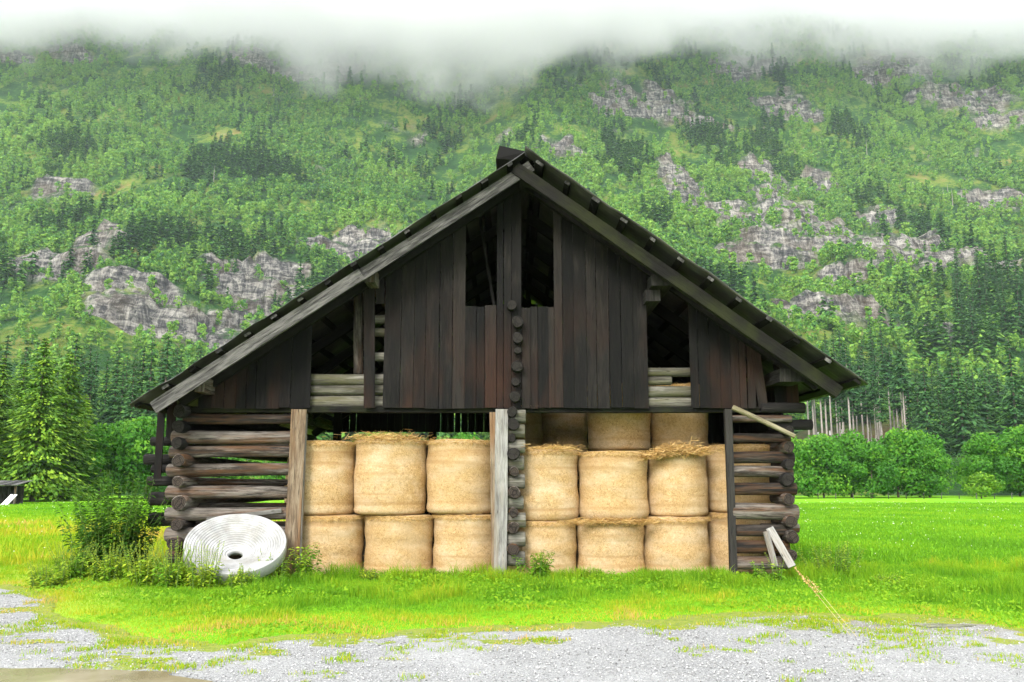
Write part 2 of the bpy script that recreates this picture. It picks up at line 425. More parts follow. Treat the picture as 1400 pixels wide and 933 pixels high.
xs = np.arange(-860, 861, 3.6)
ys = np.concatenate([np.arange(98, 300, 3.0), np.arange(300, 900, 2.3), np.arange(900, 1200, 8)])
X, Y = np.meshgrid(xs, ys)
Z = terr(X, Y); RK = rock_mask(X, Y)
nx, ny = len(xs), len(ys)
idx = np.arange(nx * ny).reshape(ny, nx)
Fq = np.stack([idx[:-1, :-1], idx[:-1, 1:], idx[1:, 1:], idx[1:, :-1]], -1).reshape(-1, 4)
me = np_mesh('mountain_slope', np.stack([X, Y, Z], -1).reshape(-1, 3), Fq, extra={'rock': RK.ravel(), 'clearing': (smooth(.30, .335, X / Y) * smooth(.48, .44, X / Y) * smooth(272, 255, Y) * smooth(150, 180, Y)).ravel()}, smooth_shade=True)
m = NT('slope_ground', 0.95, 0.1)
o_ = m.coord('Object')
g = m.noise(m.coord('Object', (1, 0.6, 1)), 0.035, 5, 0.65)
g2 = m.noise(o_, 0.35, 5, 0.7)
green = m.ramp(m.math('ADD', m.math('MULTIPLY', g, 0.7), m.math('MULTIPLY', g2, 0.3)), [(0.38, (0.012, 0.045, 0.012)), (0.49, (0.030, 0.095, 0.018)), (0.56, (0.14, 0.21, 0.03)), (0.66, (0.25, 0.20, 0.07))])
rv = m.noise(m.coord('Object', (1, 0.5, 0.22)), 0.30, 7, 0.8, 0.9)
rb = m.noise(m.coord('Object', (0.3, 0.3, 1)), 0.28, 6, 0.8, 0.8)
rock = m.ramp(m.math('ADD', m.math('MULTIPLY', rv, 0.5), m.math('MULTIPLY', rb, 0.5)), [(0.41, (0.022, 0.021, 0.022)), (0.48, (0.085, 0.08, 0.082)), (0.53, (0.24, 0.225, 0.205)), (0.60, (0.46, 0.43, 0.385))])
rock = m.mix(m.ramp(m.noise(o_, 0.05, 3), [(0.45, 0.0), (0.7, 0.45)]), rock, (0.13, 0.09, 0.055))
gm = m.new('NewGeometry'); sp = m.new('SeparateXYZ'); m.L(gm.outputs['Normal'], sp.inputs[0])
ledge = m.math('MULTIPLY', m.ramp(sp.outputs[2], [(0.70, 0.0), (0.86, 1.0)]), m.ramp(m.noise(o_, 0.16, 4, .7), [(0.44, 0.0), (0.58, 0.9)]))
green = m.mix(m.math('MULTIPLY', m.attr('clearing'), m.ramp(m.noise(o_, .3, 4, .7), [(.35, .4), (.6, 1.0)])), green, (0.13, 0.085, 0.05))
rf = m.math('MULTIPLY', m.attr('rock'), m.math('SUBTRACT', 1.0, ledge), True)
m.color(m.mix(rf, green, rock))
m.bump(m.math('ADD', m.math('ADD', rv, rb), g2), 1.0, 2.0)
mo = link('mountain_slope', me, m.mat); tag(mo, kind='structure')

# ground sheet (meadow) to the horizon
pts = [(-1500, -300), (1500, -300), (1500, 1500), (-1500, 1500)]
m = NT('meadow_ground', 0.95, 0.1)
o_ = m.coord('Object')
n1 = m.noise(o_, 0.22, 5, 0.6); n2 = m.noise(o_, 6.0, 5, 0.7); n3 = m.noise(m.coord('Object', (0.25, 1, 1)), 0.5, 3)
base = m.ramp(m.math('ADD', m.math('MULTIPLY', n1, 0.5), m.math('MULTIPLY', n2, 0.5)), [(0.36, (0.09, 0.27, 0.009)), (0.5, (0.15, 0.36, 0.010)), (0.64, (0.22, 0.42, 0.014))])
sx = m.new('SeparateXYZ'); m.L(o_, sx.inputs[0])
leftk = m.math('MULTIPLY', m.math('SUBTRACT', -3.5, sx.outputs[0]), 0.3, True)
neark = m.math('MULTIPLY', m.math('SUBTRACT', 46.0, sx.outputs[1]), 0.06, True)
k = m.math('MULTIPLY', m.math('MULTIPLY', leftk, neark), m.ramp(n3, [(0.3, 0.35), (0.6, 1.0)]))
base = m.mix(k, base, (0.34, 0.39, 0.05))
m.color(base); m.bump(n2, 0.8, 0.05)
me = bpy.data.meshes.new('ground'); me.from_pydata([(a, b, 0) for a, b in pts], [], [(0, 1, 2, 3)])
go = link('ground', me, m.mat); tag(go, kind='structure')

# ------------------------------------------------------------------ gravel yard
BL = [(-600, 770), (-200, 790), (0, 806), (54, 823), (57, 845), (89, 859), (143, 872), (200, 882), (250, 891), (286, 895), (321, 888), (357, 881), (500, 873), (700, 866), (870, 856), (950, 853), (1060, 845), (1120, 846), (1190, 850), (1260, 851), (1340, 855), (1400, 868), (1600, 895), (2100, 930)]
BW = [ground_at(px, py) for px, py in BL]
bxs = np.array([p.x for p in BW]); bys = np.array([p.y for p in BW])
_o = np.argsort(bxs); bxs = bxs[_o]; bys = bys[_o]
def bound(x): return np.interp(x, bxs, bys)
def edge(x, y):     # >0 on the grass side, metres
    return np.asarray(y) - bound(x) + (fbm(np.asarray(x) * 1.6, np.asarray(y) * 1.6, 61, 4) - 0.5) * 0.7
def mossf(x, y):
    """how green the gravel is"""
    e = edge(x, y); n = fbm(np.asarray(x) * 2.2, np.asarray(y) * 2.2, 71, 4)
    spot = smooth(0.60, 0.68, n) * smooth(-2.3, -0.2, e) 
    rgt = smooth(3.0, 5.0, x) * smooth(0.47, 0.60, n) * smooth(-2.8, -0.2, e)
    return np.clip(smooth(-0.30, 0.12, e) + 0.85 * spot + 0.8 * rgt, 0, 1)
gx = np.arange(-13, 13.01, 0.06); gy = np.arange(-4, 15.0, 0.06)
GX, GY = np.meshgrid(gx, gy)
E = edge(GX, GY); MF = mossf(GX, GY)
GZ = 0.004 + (fbm(GX * 1.3, GY * 1.3, 81, 3) - 0.5) * 0.03 + 0.015
idx = np.arange(len(gx) * len(gy)).reshape(len(gy), len(gx))
Fq = np.stack([idx[:-1, :-1], idx[:-1, 1:], idx[1:, 1:], idx[1:, :-1]], -1).reshape(-1, 4)
keep = (E.ravel()[Fq] > 0.30).sum(1) < 4
Fq = Fq[keep]; used = np.unique(Fq); rm = -np.ones(len(gx) * len(gy), int); rm[used] = np.arange(len(used))
me = np_mesh('gravel_yard', np.stack([GX, GY, GZ], -1).reshape(-1, 3)[used], rm[Fq], extra={'moss': MF.ravel()[used], 'dirt': (smooth(-1.4, -.3, E) * smooth(2.0, 3.6, GX)).ravel()[used]}, smooth_shade=True)
m = NT('grey_gravel', 0.95, 0.15)
o_ = m.coord('Object')
v1 = m.new('TexVoronoi'); m.L(o_, v1.inputs['Vector']); v1.inputs['Scale'].default_value = 75
sep = m.new('SeparateColor'); m.L(v1.outputs['Color'], sep.inputs[0])
st = m.ramp(sep.outputs[0], [(0.0, (0.22, 0.22, 0.22)), (0.5, (0.34, 0.34, 0.34)), (1.0, (0.46, 0.46, 0.455))])
st = m.mix(m.ramp(v1.outputs['Distance'], [(0.5, 0.0), (0.85, 0.55)]), st, (0.18, 0.18, 0.18))
st = m.mix(m.ramp(m.noise(o_, 0.8, 4, .6), [(0.45, 0.0), (0.65, 0.35)]), st, (0.44, 0.44, 0.435))
st = m.mix(m.math('MULTIPLY', m.attr('dirt'), m.ramp(m.noise(o_, 2.2, 4, .7), [(.40, 0.0), (.58, .85)])), st, (0.24, 0.215, 0.15))
grn = m.ramp(m.noise(o_, 11, 4, .7), [(0.35, (0.14, 0.22, 0.014)), (0.55, (0.27, 0.32, 0.025)), (0.7, (0.21, 0.185, 0.09))])
m.color(m.mix(m.ramp(m.math('ADD', m.attr('moss'), m.math('MULTIPLY', m.math('SUBTRACT', m.noise(o_, 17, 4, .7), 0.5), 0.9)), [(0.42, 0.0), (0.62, 0.92)]), st, grn))
m.bump(m.math('SUBTRACT', 1.0, v1.outputs['Distance']), 0.9, 0.02)
yo = link('gravel_yard', me, m.mat); tag(yo, kind='structure')

# puddles
PUD = []
def puddle(name, ctr, rx, ry, seed, mat, z=0.036):
    rnd = random.Random(seed); ph = [rnd.uniform(0, 6.28) for _ in range(4)]
    vs = []; n = 72
    for i in range(n):
        a = 2 * math.pi * i / n
        r = 1 + 0.10 * math.sin(3 * a + ph[0]) + 0.07 * math.sin(5 * a + ph[1]) + 0.04 * math.sin(9 * a + ph[2]) + .02 * math.sin(17 * a + ph[3])
        vs.append((ctr[0] + rx * r * math.cos(a), ctr[1] + ry * r * math.sin(a), z))
    me = bpy.data.meshes.new(name); me.from_pydata(vs, [], [list(range(n))])
    o = link(name, me, mat); tag(o, kind='structure'); PUD.append((ctr[0], ctr[1], rx, ry)); return o
m = NT('muddy_water', 0.06, 0.5)
m.color(m.ramp(m.noise(m.coord('Object'), 1.2, 4), [(0.35, (0.20, 0.17, 0.09)), (0.65, (0.33, 0.29, 0.19))]))
m.bump(m.noise(m.coord('Object'), 7, 2), 0.05, 0.01)
p = ground_at(20, 940); puddle('puddle_water', (p.x - 0.35, p.y + 0.10), 1.65, 0.50, 3, m.mat)
m2 = NT('wet_mud', 0.25, 0.5)
m2.color(m2.ramp(m2.noise(m2.coord('Object'), 6, 4), [(0.35, (0.15, 0.14, 0.10)), (0.65, (0.30, 0.28, 0.23))]))
p = ground_at(1290, 859); puddle('mud_patch', (p.x, p.y), 0.34, 0.13, 8, m2.mat, z=0.030)
def in_puddle(x, y):
    r = np.zeros(np.shape(x), bool)
    for cx, cy, rx, ry in PUD: r |= ((x - cx) / rx) ** 2 + ((y - cy) / ry) ** 2 < 1.0
    return r

# loose stones
N = 110000
sx_ = RNG.uniform(-9, 9, N); sy_ = RNG.uniform(5.5, 13.5, N)
ok = (edge(sx_, sy_) < 0.10) & (np.abs(sx_) < sy_ * 0.62 + .6) & ~in_puddle(sx_, sy_) & (RNG.random(N) > mossf(sx_, sy_) * 0.8)
sx_, sy_ = sx_[ok], sy_[ok]; N = len(sx_)
octv = np.array([[1, 0, 0], [0, 1, 0], [-1, 0, 0], [0, -1, 0], [0, 0, .7], [0, 0, -.7]], float)
octf = np.array([[0, 1, 4], [1, 2, 4], [2, 3, 4], [3, 0, 4], [1, 0, 5], [2, 1, 5], [3, 2, 5], [0, 3, 5]])
sc = (0.004 + 0.010 * RNG.random(N) ** 3)[:, None, None]
an = RNG.uniform(0, 6.28, N); ca, sa = np.cos(an), np.sin(an)
V = octv[None] * sc * RNG.uniform(0.6, 1.35, (N, 6, 3))
V = np.stack([V[..., 0] * ca[:, None] - V[..., 1] * sa[:, None], V[..., 0] * sa[:, None] + V[..., 1] * ca[:, None], V[..., 2]], -1)
V[..., 0] += sx_[:, None]; V[..., 1] += sy_[:, None]; V[..., 2] += 0.024
Fc = (octf[None] + (np.arange(N) * 6)[:, None, None]).reshape(-1, 3)
me = np_mesh('loose_gravel', V.reshape(-1, 3), Fc, tone=np.repeat(RNG.random(N), 8))
m = NT('gravel_stone', 0.9, 0.2); m.color(m.ramp(m.attr('tone'), [(0, (0.16, 0.16, 0.16)), (0.5, (0.34, 0.34, 0.335)), (1, (0.52, 0.52, 0.515))]))
so = link('loose_gravel', me, m.mat); tag(so, 'grey loose gravel strewn over the yard in front of the barn', 'gravel', kind='stuff')

# ------------------------------------------------------------------ grass
def blades(x, y, z, h, wd, tone, lean=0.35):
    N = len(x)
    a = RNG.uniform(0, 6.28, N); l = RNG.random(N) * lean * h; la = RNG.uniform(0, 6.28, N)
    dx, dy = np.cos(a) * wd / 2, np.sin(a) * wd / 2
    lx, ly = np.cos(la) * l, np.sin(la) * l
    P = np.zeros((N, 5, 3))
    P[:, 0] = np.stack([x - dx, y - dy, z], -1); P[:, 1] = np.stack([x + dx, y + dy, z], -1)
    P[:, 2] = np.stack([x + dx * .7 + lx * .35, y + dy * .7 + ly * .35, z + h * .55], -1)
    P[:, 3] = np.stack([x - dx * .7 + lx * .35, y - dy * .7 + ly * .35, z + h * .55], -1)
    P[:, 4] = np.stack([x + lx, y + ly, z + h * (1 - .25 * lean)], -1)
    f = np.array([[0, 1, 2], [0, 2, 3], [3, 2, 4]])
    Fc = (f[None] + (np.arange(N) * 5)[:, None, None]).reshape(-1, 3)
    return P.reshape(-1, 3), Fc, np.repeat(np.clip(tone, 0, 1), 3)
def cards(C, size, tone, nrm=None, flat=0.0, aspect=0.55, rng=RNG):
    """diamond leaves: centre C (N,3), half length size"""
    N = len(C); a = rng.normal(size=(N, 3)); 
    if nrm is not None: a = nrm + a * 0.6
    a /= np.linalg.norm(a, axis=1)[:, None] + 1e-9
    b = rng.normal(size=(N, 3)); b -= (b * a).sum(1)[:, None] * a; b /= np.linalg.norm(b, axis=1)[:, None] + 1e-9
    c = np.cross(a, b); s = np.broadcast_to(size, (N,))[:, None]
    P = np.stack([C - b * s, C + c * s * aspect, C + b * s, C - c * s * aspect], 1)
    return P.reshape(-1, 3), np.arange(N * 4).reshape(-1, 4), np.clip(tone, 0, 1)
def in_barn(x, y): return (x > -6.0) & (x < 5.2) & (y > 15.75) & (y < 26)
# near grass in front of the barn
N = 330000
x = RNG.uniform(-11, 11, N); y = RNG.uniform(8, 17.5, N)
e = edge(x, y)
mf = mossf(x, y)
ok = (np.abs(x) < y * 0.63 + 0.5) & ~in_barn(x, y) & ~in_puddle(x, y) & (RNG.random(N) < np.where(e > 0, 0.35 + 0.65 * smooth(0, 1.2, e), 0.85 * mf * (mf > 0.40)))
x, y, e = x[ok], y[ok], e[ok]
tall = smooth(1.4, 3.6, e) * (0.6 + 0.8 * fbm(x * 0.9, y * 0.9, 91, 3))
tuft = smooth(0.5, 0.7, fbm(x * 2.4, y * 2.4, 92, 3))
h = (0.022 + 0.035 * tuft + 0.11 * tall * (0.25 + 1.2 * tuft)) * RNG.uniform(0.5, 1.5, len(x))
edge_barn = np.exp(-((y - 15.35) / 0.35) ** 2) * ((x > -6.5) & (x < 5.5))
h = h + edge_barn * RNG.uniform(0.0, 0.16, len(x)) * smooth(.4, .6, fbm(x * 1.3, y * 0 + 5, 93, 3))
tone = 0.38 + 0.36 * (1 - smooth(0.3, 2.6, e)) + 0.10 * tuft + (fbm(x * 0.8, y * 0.8, 94, 3) - 0.5) * 0.7 + RNG.normal(0, 0.09, len(x))
# small tufts growing through the gravel
nt_ = 3600; tx = RNG.uniform(-6, 7.5, nt_); ty = RNG.uniform(7.4, 12.5, nt_); te = edge(tx, ty)
pk = np.exp(te / .9) * smooth(.42, .60, fbm(tx * .9, ty * .9, 131, 3)) * (1 + 2.5 * smooth(2.0, 4.0, tx))
kk = (te < .05) & (RNG.random(nt_) < pk) & ~in_puddle(tx, ty); tx, ty = tx[kk], ty[kk]; ts_ = RNG.uniform(.03, .11, len(tx))
nb_ = 42; bx = np.repeat(tx, nb_) + RNG.normal(size=len(tx) * nb_) * np.repeat(ts_, nb_) * .7; by = np.repeat(ty, nb_) + RNG.normal(size=len(tx) * nb_) * np.repeat(ts_, nb_) * .6
x = np.concatenate([x, bx]); y = np.concatenate([y, by]); h = np.concatenate([h, np.repeat(ts_, nb_) * RNG.uniform(.25, .75, len(bx)) + .012]); tone = np.concatenate([tone, .62 + RNG.normal(0, .13, len(bx))])
V, Fc, T = blades(x, y, 0.0 * x + 0.005, h, 0.006 + 0.007 * RNG.random(len(x)), tone, 0.7)
o = link('grass', np_mesh('grass', V, Fc, tone=T), M['grass']); tag(o, 'short bright green grass between the gravel and the barn', 'grass', kind='stuff')
# broad low leaves among the blades
N = 26000; x = RNG.uniform(-8.5, 8.5, N); y = RNG.uniform(9.5, 15.3, N); e = edge(x, y)
kk = (e > .25) & (np.abs(x) < y * .62) & (RNG.random(N) < smooth(.46, .62, fbm(x * 1.1, y * 1.1, 141, 3)))
x, y, e = x[kk], y[kk], e[kk]
C = np.stack([x, y, .02 + (.03 + .10 * smooth(1.4, 3.6, e)) * RNG.random(len(x))], -1)
P, Fq_, T = cards(C, RNG.uniform(.014, .036, len(x)), .30 + .35 * RNG.random(len(x)), nrm=np.tile([0, -.5, 1.0], (len(x), 1)), aspect=.5)
o = link('ground_leaves', np_mesh('ground_leaves', P, Fq_, tone=T), M['grass']); tag(o, 'broad low leaves of clover and plantain among the grass', 'ground cover', kind='stuff')
# meadow beyond, thinning with distance
N = 230000
u = RNG.random(N); y = 12 + 58 * u ** 1.9; x = RNG.uniform(-1, 1, N) * (y * 0.64 + 1.5)
ok = ((x < -6.2) | (x > 5.3) | (y > 26.5)) & ~((y < 17.5) & (np.abs(x) < 11) & (y > 8)) | ((np.abs(x) > 11) & (edge(x, y) > 0))
x, y = x[ok], y[ok]
left = smooth(-4, -7, x) * smooth(50, 30, y)
h = (0.09 + 0.20 * left * RNG.random(len(x))) * RNG.uniform(0.6, 1.5, len(x))
tone = 0.36 + 0.45 * left * (0.4 + fbm(x * .5, y * .35, 95, 3)) + (fbm(x * .3, y * .3, 96, 3) - .5) * 0.4 + RNG.normal(0, .07, len(x))
V, Fc, T = blades(x, y, 0 * x, h, 0.012 + 0.0011 * y, tone, 0.6)
o = link('meadow_grass', np_mesh('meadow_grass', V, Fc, tone=T), M['grass']); tag(o, 'tall meadow grass spreading behind and beside the barn', 'grass', kind='stuff')
# flowers in the meadow
N = 1500
y = 13 + 60 * RNG.random(N) ** 1.3; x = RNG.uniform(-1, 1, N) * (y * .62)
ok = ((x > 5.6) | (x < -7)) & (fbm(x * .25, y * .25, 97, 3) > 0.53) & (edge(x, y) > .5)
x, y = x[ok], y[ok]; r = 0.005 + 0.00036 * y; z = 0.10 + 0.14 * RNG.random(len(x))
P = np.zeros((len(x), 4, 3))
for k_, (a, b) in enumerate(((-1, -.3), (0, -1), (1, .3), (0, 1))):
    P[:, k_] = np.stack([x + a * r, y + b * r * .8, z + b * r * .5], -1)
o = link('meadow_flowers', np_mesh('meadow_flowers', P.reshape(-1, 3), np.arange(len(x) * 4).reshape(-1, 4)), M['flower']); tag(o, 'tiny white flowers sprinkled over the meadow', 'flowers', kind='stuff')

# ------------------------------------------------------------------ leaves and trees
def conifer_mesh(H, R, whorls, nb, ncard, size, seed, bare=0.06, droop=0.35):
    rg = np.random.default_rng(seed); C = []; B = []; T = []; Sz = []
    P = []; 
    for k in range(whorls):
        t = (k + rg.random() * .6) / whorls
        z = H * (bare + (1 - bare) * t)
        rad = R * (1 - t) ** 0.82 * rg.uniform(0.78, 1.1) + 0.02 * R
        if t < 0.08: rad *= 0.75 + 3 * t
        for j in range(nb):
            a = rg.uniform(0, 6.28); L = rad * rg.uniform(0.6, 1.12)
            dr = droop * rg.uniform(.6, 1.3)
            tn = rg.normal(0.5, 0.18)
            n = max(2, int(ncard * (0.35 + 0.65 * (1 - t))))
            for i in range(n):
                s = (i + rg.random()) / n
                rr = L * s
                zz = z - dr * rr * (0.4 + .6 * s) + 0.18 * rr * (s > .8)
                wd = (1 - s * .6) * L * .16
                da = rg.normal(0, 1) * wd
                cx, cy = math.cos(a) * rr - math.sin(a) * da, math.sin(a) * rr + math.cos(a) * da
                sz = size * rg.uniform(.7, 1.3) * (1.15 - .5 * t)
                d = np.array([math.cos(a), math.sin(a), -0.25 - dr * .6 + rg.normal(0, .2)]); d /= np.linalg.norm(d)
                sd = np.array([-math.sin(a), math.cos(a), rg.normal(0, .35)]) * sz * .42
                c = np.array([cx, cy, zz])
                P += [c - d * sz, c + sd - np.array([0, 0, .15 * sz]), c + d * sz, c - sd - np.array([0, 0, .15 * sz])]
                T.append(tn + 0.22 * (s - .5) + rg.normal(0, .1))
    P = np.array(P); return P, np.arange(len(P)).reshape(-1, 4), np.clip(T, 0, 1)
def crown_mesh(H, R, nl, lobes, size, seed, base=0.12, core=True):
    rg = np.random.default_rng(seed)
    C = []; T = []; Nn = []
    per = nl // lobes
    for l in range(lobes):
        t = rg.random() ** 0.8; a = rg.uniform(0, 6.28)
        zc = H * (base + 0.12 + (0.80 - base) * t); env = math.sin(math.pi * min(1, 0.22 + t * 0.72)) ** 0.7
        rc = R * env * rg.uniform(0.15, 0.75); lr = R * rg.uniform(0.28, 0.48)
        c = np.array([math.cos(a) * rc, math.sin(a) * rc, zc])
        d = rg.normal(size=(per, 3)); d /= np.linalg.norm(d, axis=1)[:, None]
        d[:, 2] *= 0.85
        q = lr * (0.72 + 0.34 * rg.random(per) ** .6)
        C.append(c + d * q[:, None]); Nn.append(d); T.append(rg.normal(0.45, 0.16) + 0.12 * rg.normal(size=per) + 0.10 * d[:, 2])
    C = np.concatenate(C); Nn = np.concatenate(Nn); T = np.concatenate(T)
    C[:, 2] = np.maximum(C[:, 2], H * base * rg.uniform(.5, 1.1, len(C)))
    return cards(C, size * rg.uniform(.6, 1.3, len(C)), T, Nn, rng=rg)
def trunk_mesh(name, H, r, seed, limbs=0, lean=0.0):
    rnd = random.Random(seed); st = random.getstate(); random.seed(seed)
    mb = MB(); mb.log((0, 0, -0.3), (lean, 0, H), r, r * 0.18, seg=8, wob=.05, bend=.01)
    for i in range(limbs):
        a = rnd.uniform(0, 6.28); z = H * rnd.uniform(.25, .8); L = H * .28
        mb.log((lean * z / H, 0, z), (lean * z / H + math.cos(a) * L, math.sin(a) * L, z + L * .6), r * .4, r * .1, seg=5, wob=.05, bend=.04)
    random.setstate(st)
    me = bpy.data.meshes.new(name); me.from_pydata([tuple(v) for v in mb.v], [], mb.f)
    me.polygons.foreach_set('use_smooth', [True] * len(mb.f)); me.update()
    return me
def tree_kind(crowns, trunks, cmat, tmat):
    out = []
    for (P, Fq_, T), tm in zip(crowns, trunks):
        cm = np_mesh('crown', P, Fq_, tone=T); cm.materials.append(cmat); tm.materials.append(tmat); out.append((cm, tm))
    return out
def plant_tree(kind, i, name, loc, sc, rz, label, cat, group=None, sxy=1.0):
    cm, tm = kind[i % len(kind)]
    r = empty(name, loc, label, cat, group); r.rotation_euler.z = rz; r.scale = (sc * sxy, sc * sxy, sc)
    c = bpy.data.objects.new('crown', cm); t = bpy.data.objects.new('trunk', tm)
    for q in (c, t): COL.objects.link(q); q.parent = r
    return r

near_con = tree_kind([conifer_mesh(10, 3.3, 50, 14, 24, 0.17, s) for s in (1, 2, 3)], [trunk_mesh('trunk', 9.8, .17, s) for s in (1, 2, 3)], M['spruce'], M['bark'])
far_con = tree_kind([conifer_mesh(10, 1.75, 34, 9, 7, 0.27, s, bare=.05) for s in (11, 12, 13)], [trunk_mesh('trunk', 9.8, .14, s) for s in (11, 12, 13)], M['spruce_far'], M['bark'])
bare_con = tree_kind([conifer_mesh(10, 1.35, 22, 8, 6, 0.26, s, bare=b_) for s, b_ in ((21, .52), (22, .40), (23, .60))], [trunk_mesh('trunk', 9.8, .115, s) for s in (21, 22, 23)], M['spruce_far'], M['pale_bark'])
alder = tree_kind([crown_mesh(6, 3.0, 8000, 34, .17, s, .06) for s in (31, 32, 33, 34)], [trunk_mesh('trunk', 4.6, .12, s, 4) for s in (31, 32, 33, 34)], M['alder'], M['bark'])
shrub = tree_kind([crown_mesh(1.6, 1.4, 1800, 12, .10, s, .03) for s in (41,)], [trunk_mesh('trunk', 1.1, .05, s, 4) for s in (41,)], M['bush'], M['bark'])

def gz(x, y): return max(0.0, vfun(x, y)) if y > 100 else 0.0
def place_px(px, ybase, Y): 
    p = at(px, ybase, Y); return p
# left spruces at the meadow's edge
G1 = 'tall spruces at the edge of the meadow behind the barn'
for i, (px, Y, hgt, lab) in enumerate([
    (-35, 74, 13.5, 'green spruce cut by the left edge of the picture'),
    (8, 80, 13.0, 'dark slim spruce at the meadow edge beside the small shed'),
    (62, 76, 14.2, 'tall bright green spruce directly behind the small shed'),
    (98, 80, 13.6, 'bushy twin topped spruce just beside the tallest one'),
    (124, 88, 10.4, 'shorter spruce at the end of the meadow spruce row'),
    (36, 92, 14.0, 'spruce half hidden behind two taller meadow spruces'),
    (-80, 84, 14, 'spruce outside the row, farthest from the barn')]):
    x_, y_ = (px - 700) / F * Y * 1.012, Y
    plant_tree(near_con, i, 'spruce', (x_, y_, gz(x_, y_)), hgt / 10, i * 1.3, lab, 'tree', G1)
# light green trees left, between spruces and barn
for i, (px, Y, hgt, lab) in enumerate([
    (150, 84, 6.6, 'pale green leafy tree next to the meadow spruces'),
    (178, 92, 7.6, 'rounded leafy tree behind the meadow, second from the spruces'),
    (212, 86, 7.4, 'leafy tree seen close beside the barn corner'),
    (245, 90, 7.0, 'leafy tree mostly hidden behind the log corner'),
    (330, 95, 6.0, 'leafy tree seen only through the gaps of the log wall'),
    (400, 92, 6.4, 'leafy tree glimpsed between the stacked logs by the plank post'),
    (520, 94, 6.5, 'leafy tree glimpsed through the slot above the middle bale'),
    (640, 94, 6.3, 'leafy tree glimpsed through the slot near the grey post')]):
    x_ = (px - 700) / F * Y * 1.012
    plant_tree(alder, i, 'leafy_tree', (x_, Y, gz(x_, Y)), hgt / 6, i * 2.1, lab, 'tree', 'leafy trees behind the barn')
# the alder row right
G2 = 'leafy trees along the far edge of the right meadow'
for i, (px, Y, hgt, lab) in enumerate([
    (1075, 92, 6.6, 'rounded leafy tree partly hidden by the stacked log corner'),
    (1115, 94, 7.2, 'leafy tree at the meadow edge, first clear of the barn'),
    (1152, 98, 7.7, 'leafy tree in the row, under the bare trunked spruces'),
    (1180, 93, 6.2, 'lower leafy tree in front of the taller one'),
    (1214, 97, 8.1, 'tallest yellow green leafy tree of the row'),
    (1243, 99, 7.9, 'broad leafy tree just past the tallest of the row'),
    (1256, 95, 5.8, 'leafy tree at the sloping end of the long clump'),
    (1330, 100, 7.6, 'round separate leafy tree beyond the gap in the row'),
    (1376, 106, 9.0, 'darker leafy tree behind the round separate one'),
    (1398, 101, 8.4, 'leafy tree cut by the right edge of the picture'),
    (1440, 104, 8.5, 'leafy tree beyond the end of the visible row')]):
    x_ = (px - 700) / F * Y * 1.012
    plant_tree(alder, i + 1, 'leafy_tree', (x_, Y, gz(x_, Y) - .1), hgt / 6 * .88, i * 1.7, lab, 'tree', G2)
x_ = (1332 - 700) / F * 90; plant_tree(shrub, 0, 'shrub', (x_, 90, 0), 1.35, .5, 'low yellowish shrub alone at the meadow edge', 'shrub', sxy=1.35)
# bare trunked spruces on the slope foot
rnd = random.Random(77)
for i in range(30):
    px = 1098 + 140 * ((i * 0.618) % 1.0) + rnd.uniform(-4, 4); Yb = 205 + 50 * rnd.random()
    x_ = (px - 700) / F * Yb * 1.01; z_ = vfun(x_, Yb)
    plant_tree(bare_con, i, 'tall_spruce', (x_, Yb, z_ - rnd.random() * .8), rnd.uniform(1.9, 2.7), rnd.uniform(0, 6.28), 'tall spruce with a bare pale trunk standing at the foot of the slope', 'tree', 'bare trunked spruces at the foot of the slope')
# dense spruces: right foot, right slope, left foot
def wood_of(n, pxr, Yr, hr, label, group, seed):
    rnd = random.Random(seed)
    for i in range(n):
        px = pxr[0] + (pxr[1] - pxr[0]) * ((i * 0.618 + rnd.random() * .1) % 1.0); Yb = rnd.uniform(*Yr)
        x_ = (px - 700) / F * Yb * 1.01; z_ = vfun(x_, Yb) - .3
        plant_tree(far_con, i, 'slope_spruce', (x_, Yb, z_), rnd.uniform(*hr) / 10, rnd.uniform(0, 6.28), label, 'tree', group)
wood_of(34, (1225, 1440), (175, 250), (17, 24), 'dark spruce in the wood above the leafy row on the right', 'spruces above the leafy row', 5)
wood_of(14, (1120, 1240), (262, 300), (19, 25), 'dark spruce behind the bare trunked ones', 'spruces behind the bare trunks', 6)
wood_of(22, (1315, 1450), (330, 420), (24, 33), 'dark spruce in the stand high on the right slope', 'spruces high on the right slope', 8)
wood_of(40, (95, 300), (150, 240), (17, 24), 'dark spruce on the lower slope between meadow spruces and barn', 'spruces on the lower left slope', 9)
wood_of(16, (-40, 110), (150, 210), (18, 24), 'dark spruce on the slope behind the meadow spruces', 'spruces behind the meadow spruces', 10)

# forest on the mountain: one mass
def replicate(tmpls, x, y, z, sc, toff):
    """tmpls: list of (P,F,T); every tree one of them, turned about z"""
    Vs, Fs, Ts = [], [], []; base = 0
    which = RNG.integers(0, len(tmpls), len(x))
    for k_, (P, Fq_, T) in enumerate(tmpls):
        i = np.where(which == k_)[0]
        if not len(i): continue
        a = RNG.uniform(0, 6.28, len(i)); ca, sa = np.cos(a)[:, None], np.sin(a)[:, None]; s = sc[i][:, None]
        wv = RNG.uniform(.85, 1.2, len(i))[:, None]
        V = np.stack([(P[None, :, 0] * ca - P[None, :, 1] * sa) * s * wv + x[i][:, None], (P[None, :, 0] * sa + P[None, :, 1] * ca) * s * wv + y[i][:, None], P[None, :, 2] * s + z[i][:, None]], -1)
        Vs.append(V.reshape(-1, 3)); Fs.append((Fq_[None] + (base + np.arange(len(i)) * len(P))[:, None, None]).reshape(-1, 4))
        Ts.append(np.clip(T[None] * 1.05 - .22 + toff[i][:, None], 0, 1).ravel()); base += len(i) * len(P)
    return np.concatenate(Vs), np.concatenate(Fs), np.concatenate(Ts)
N = 90000
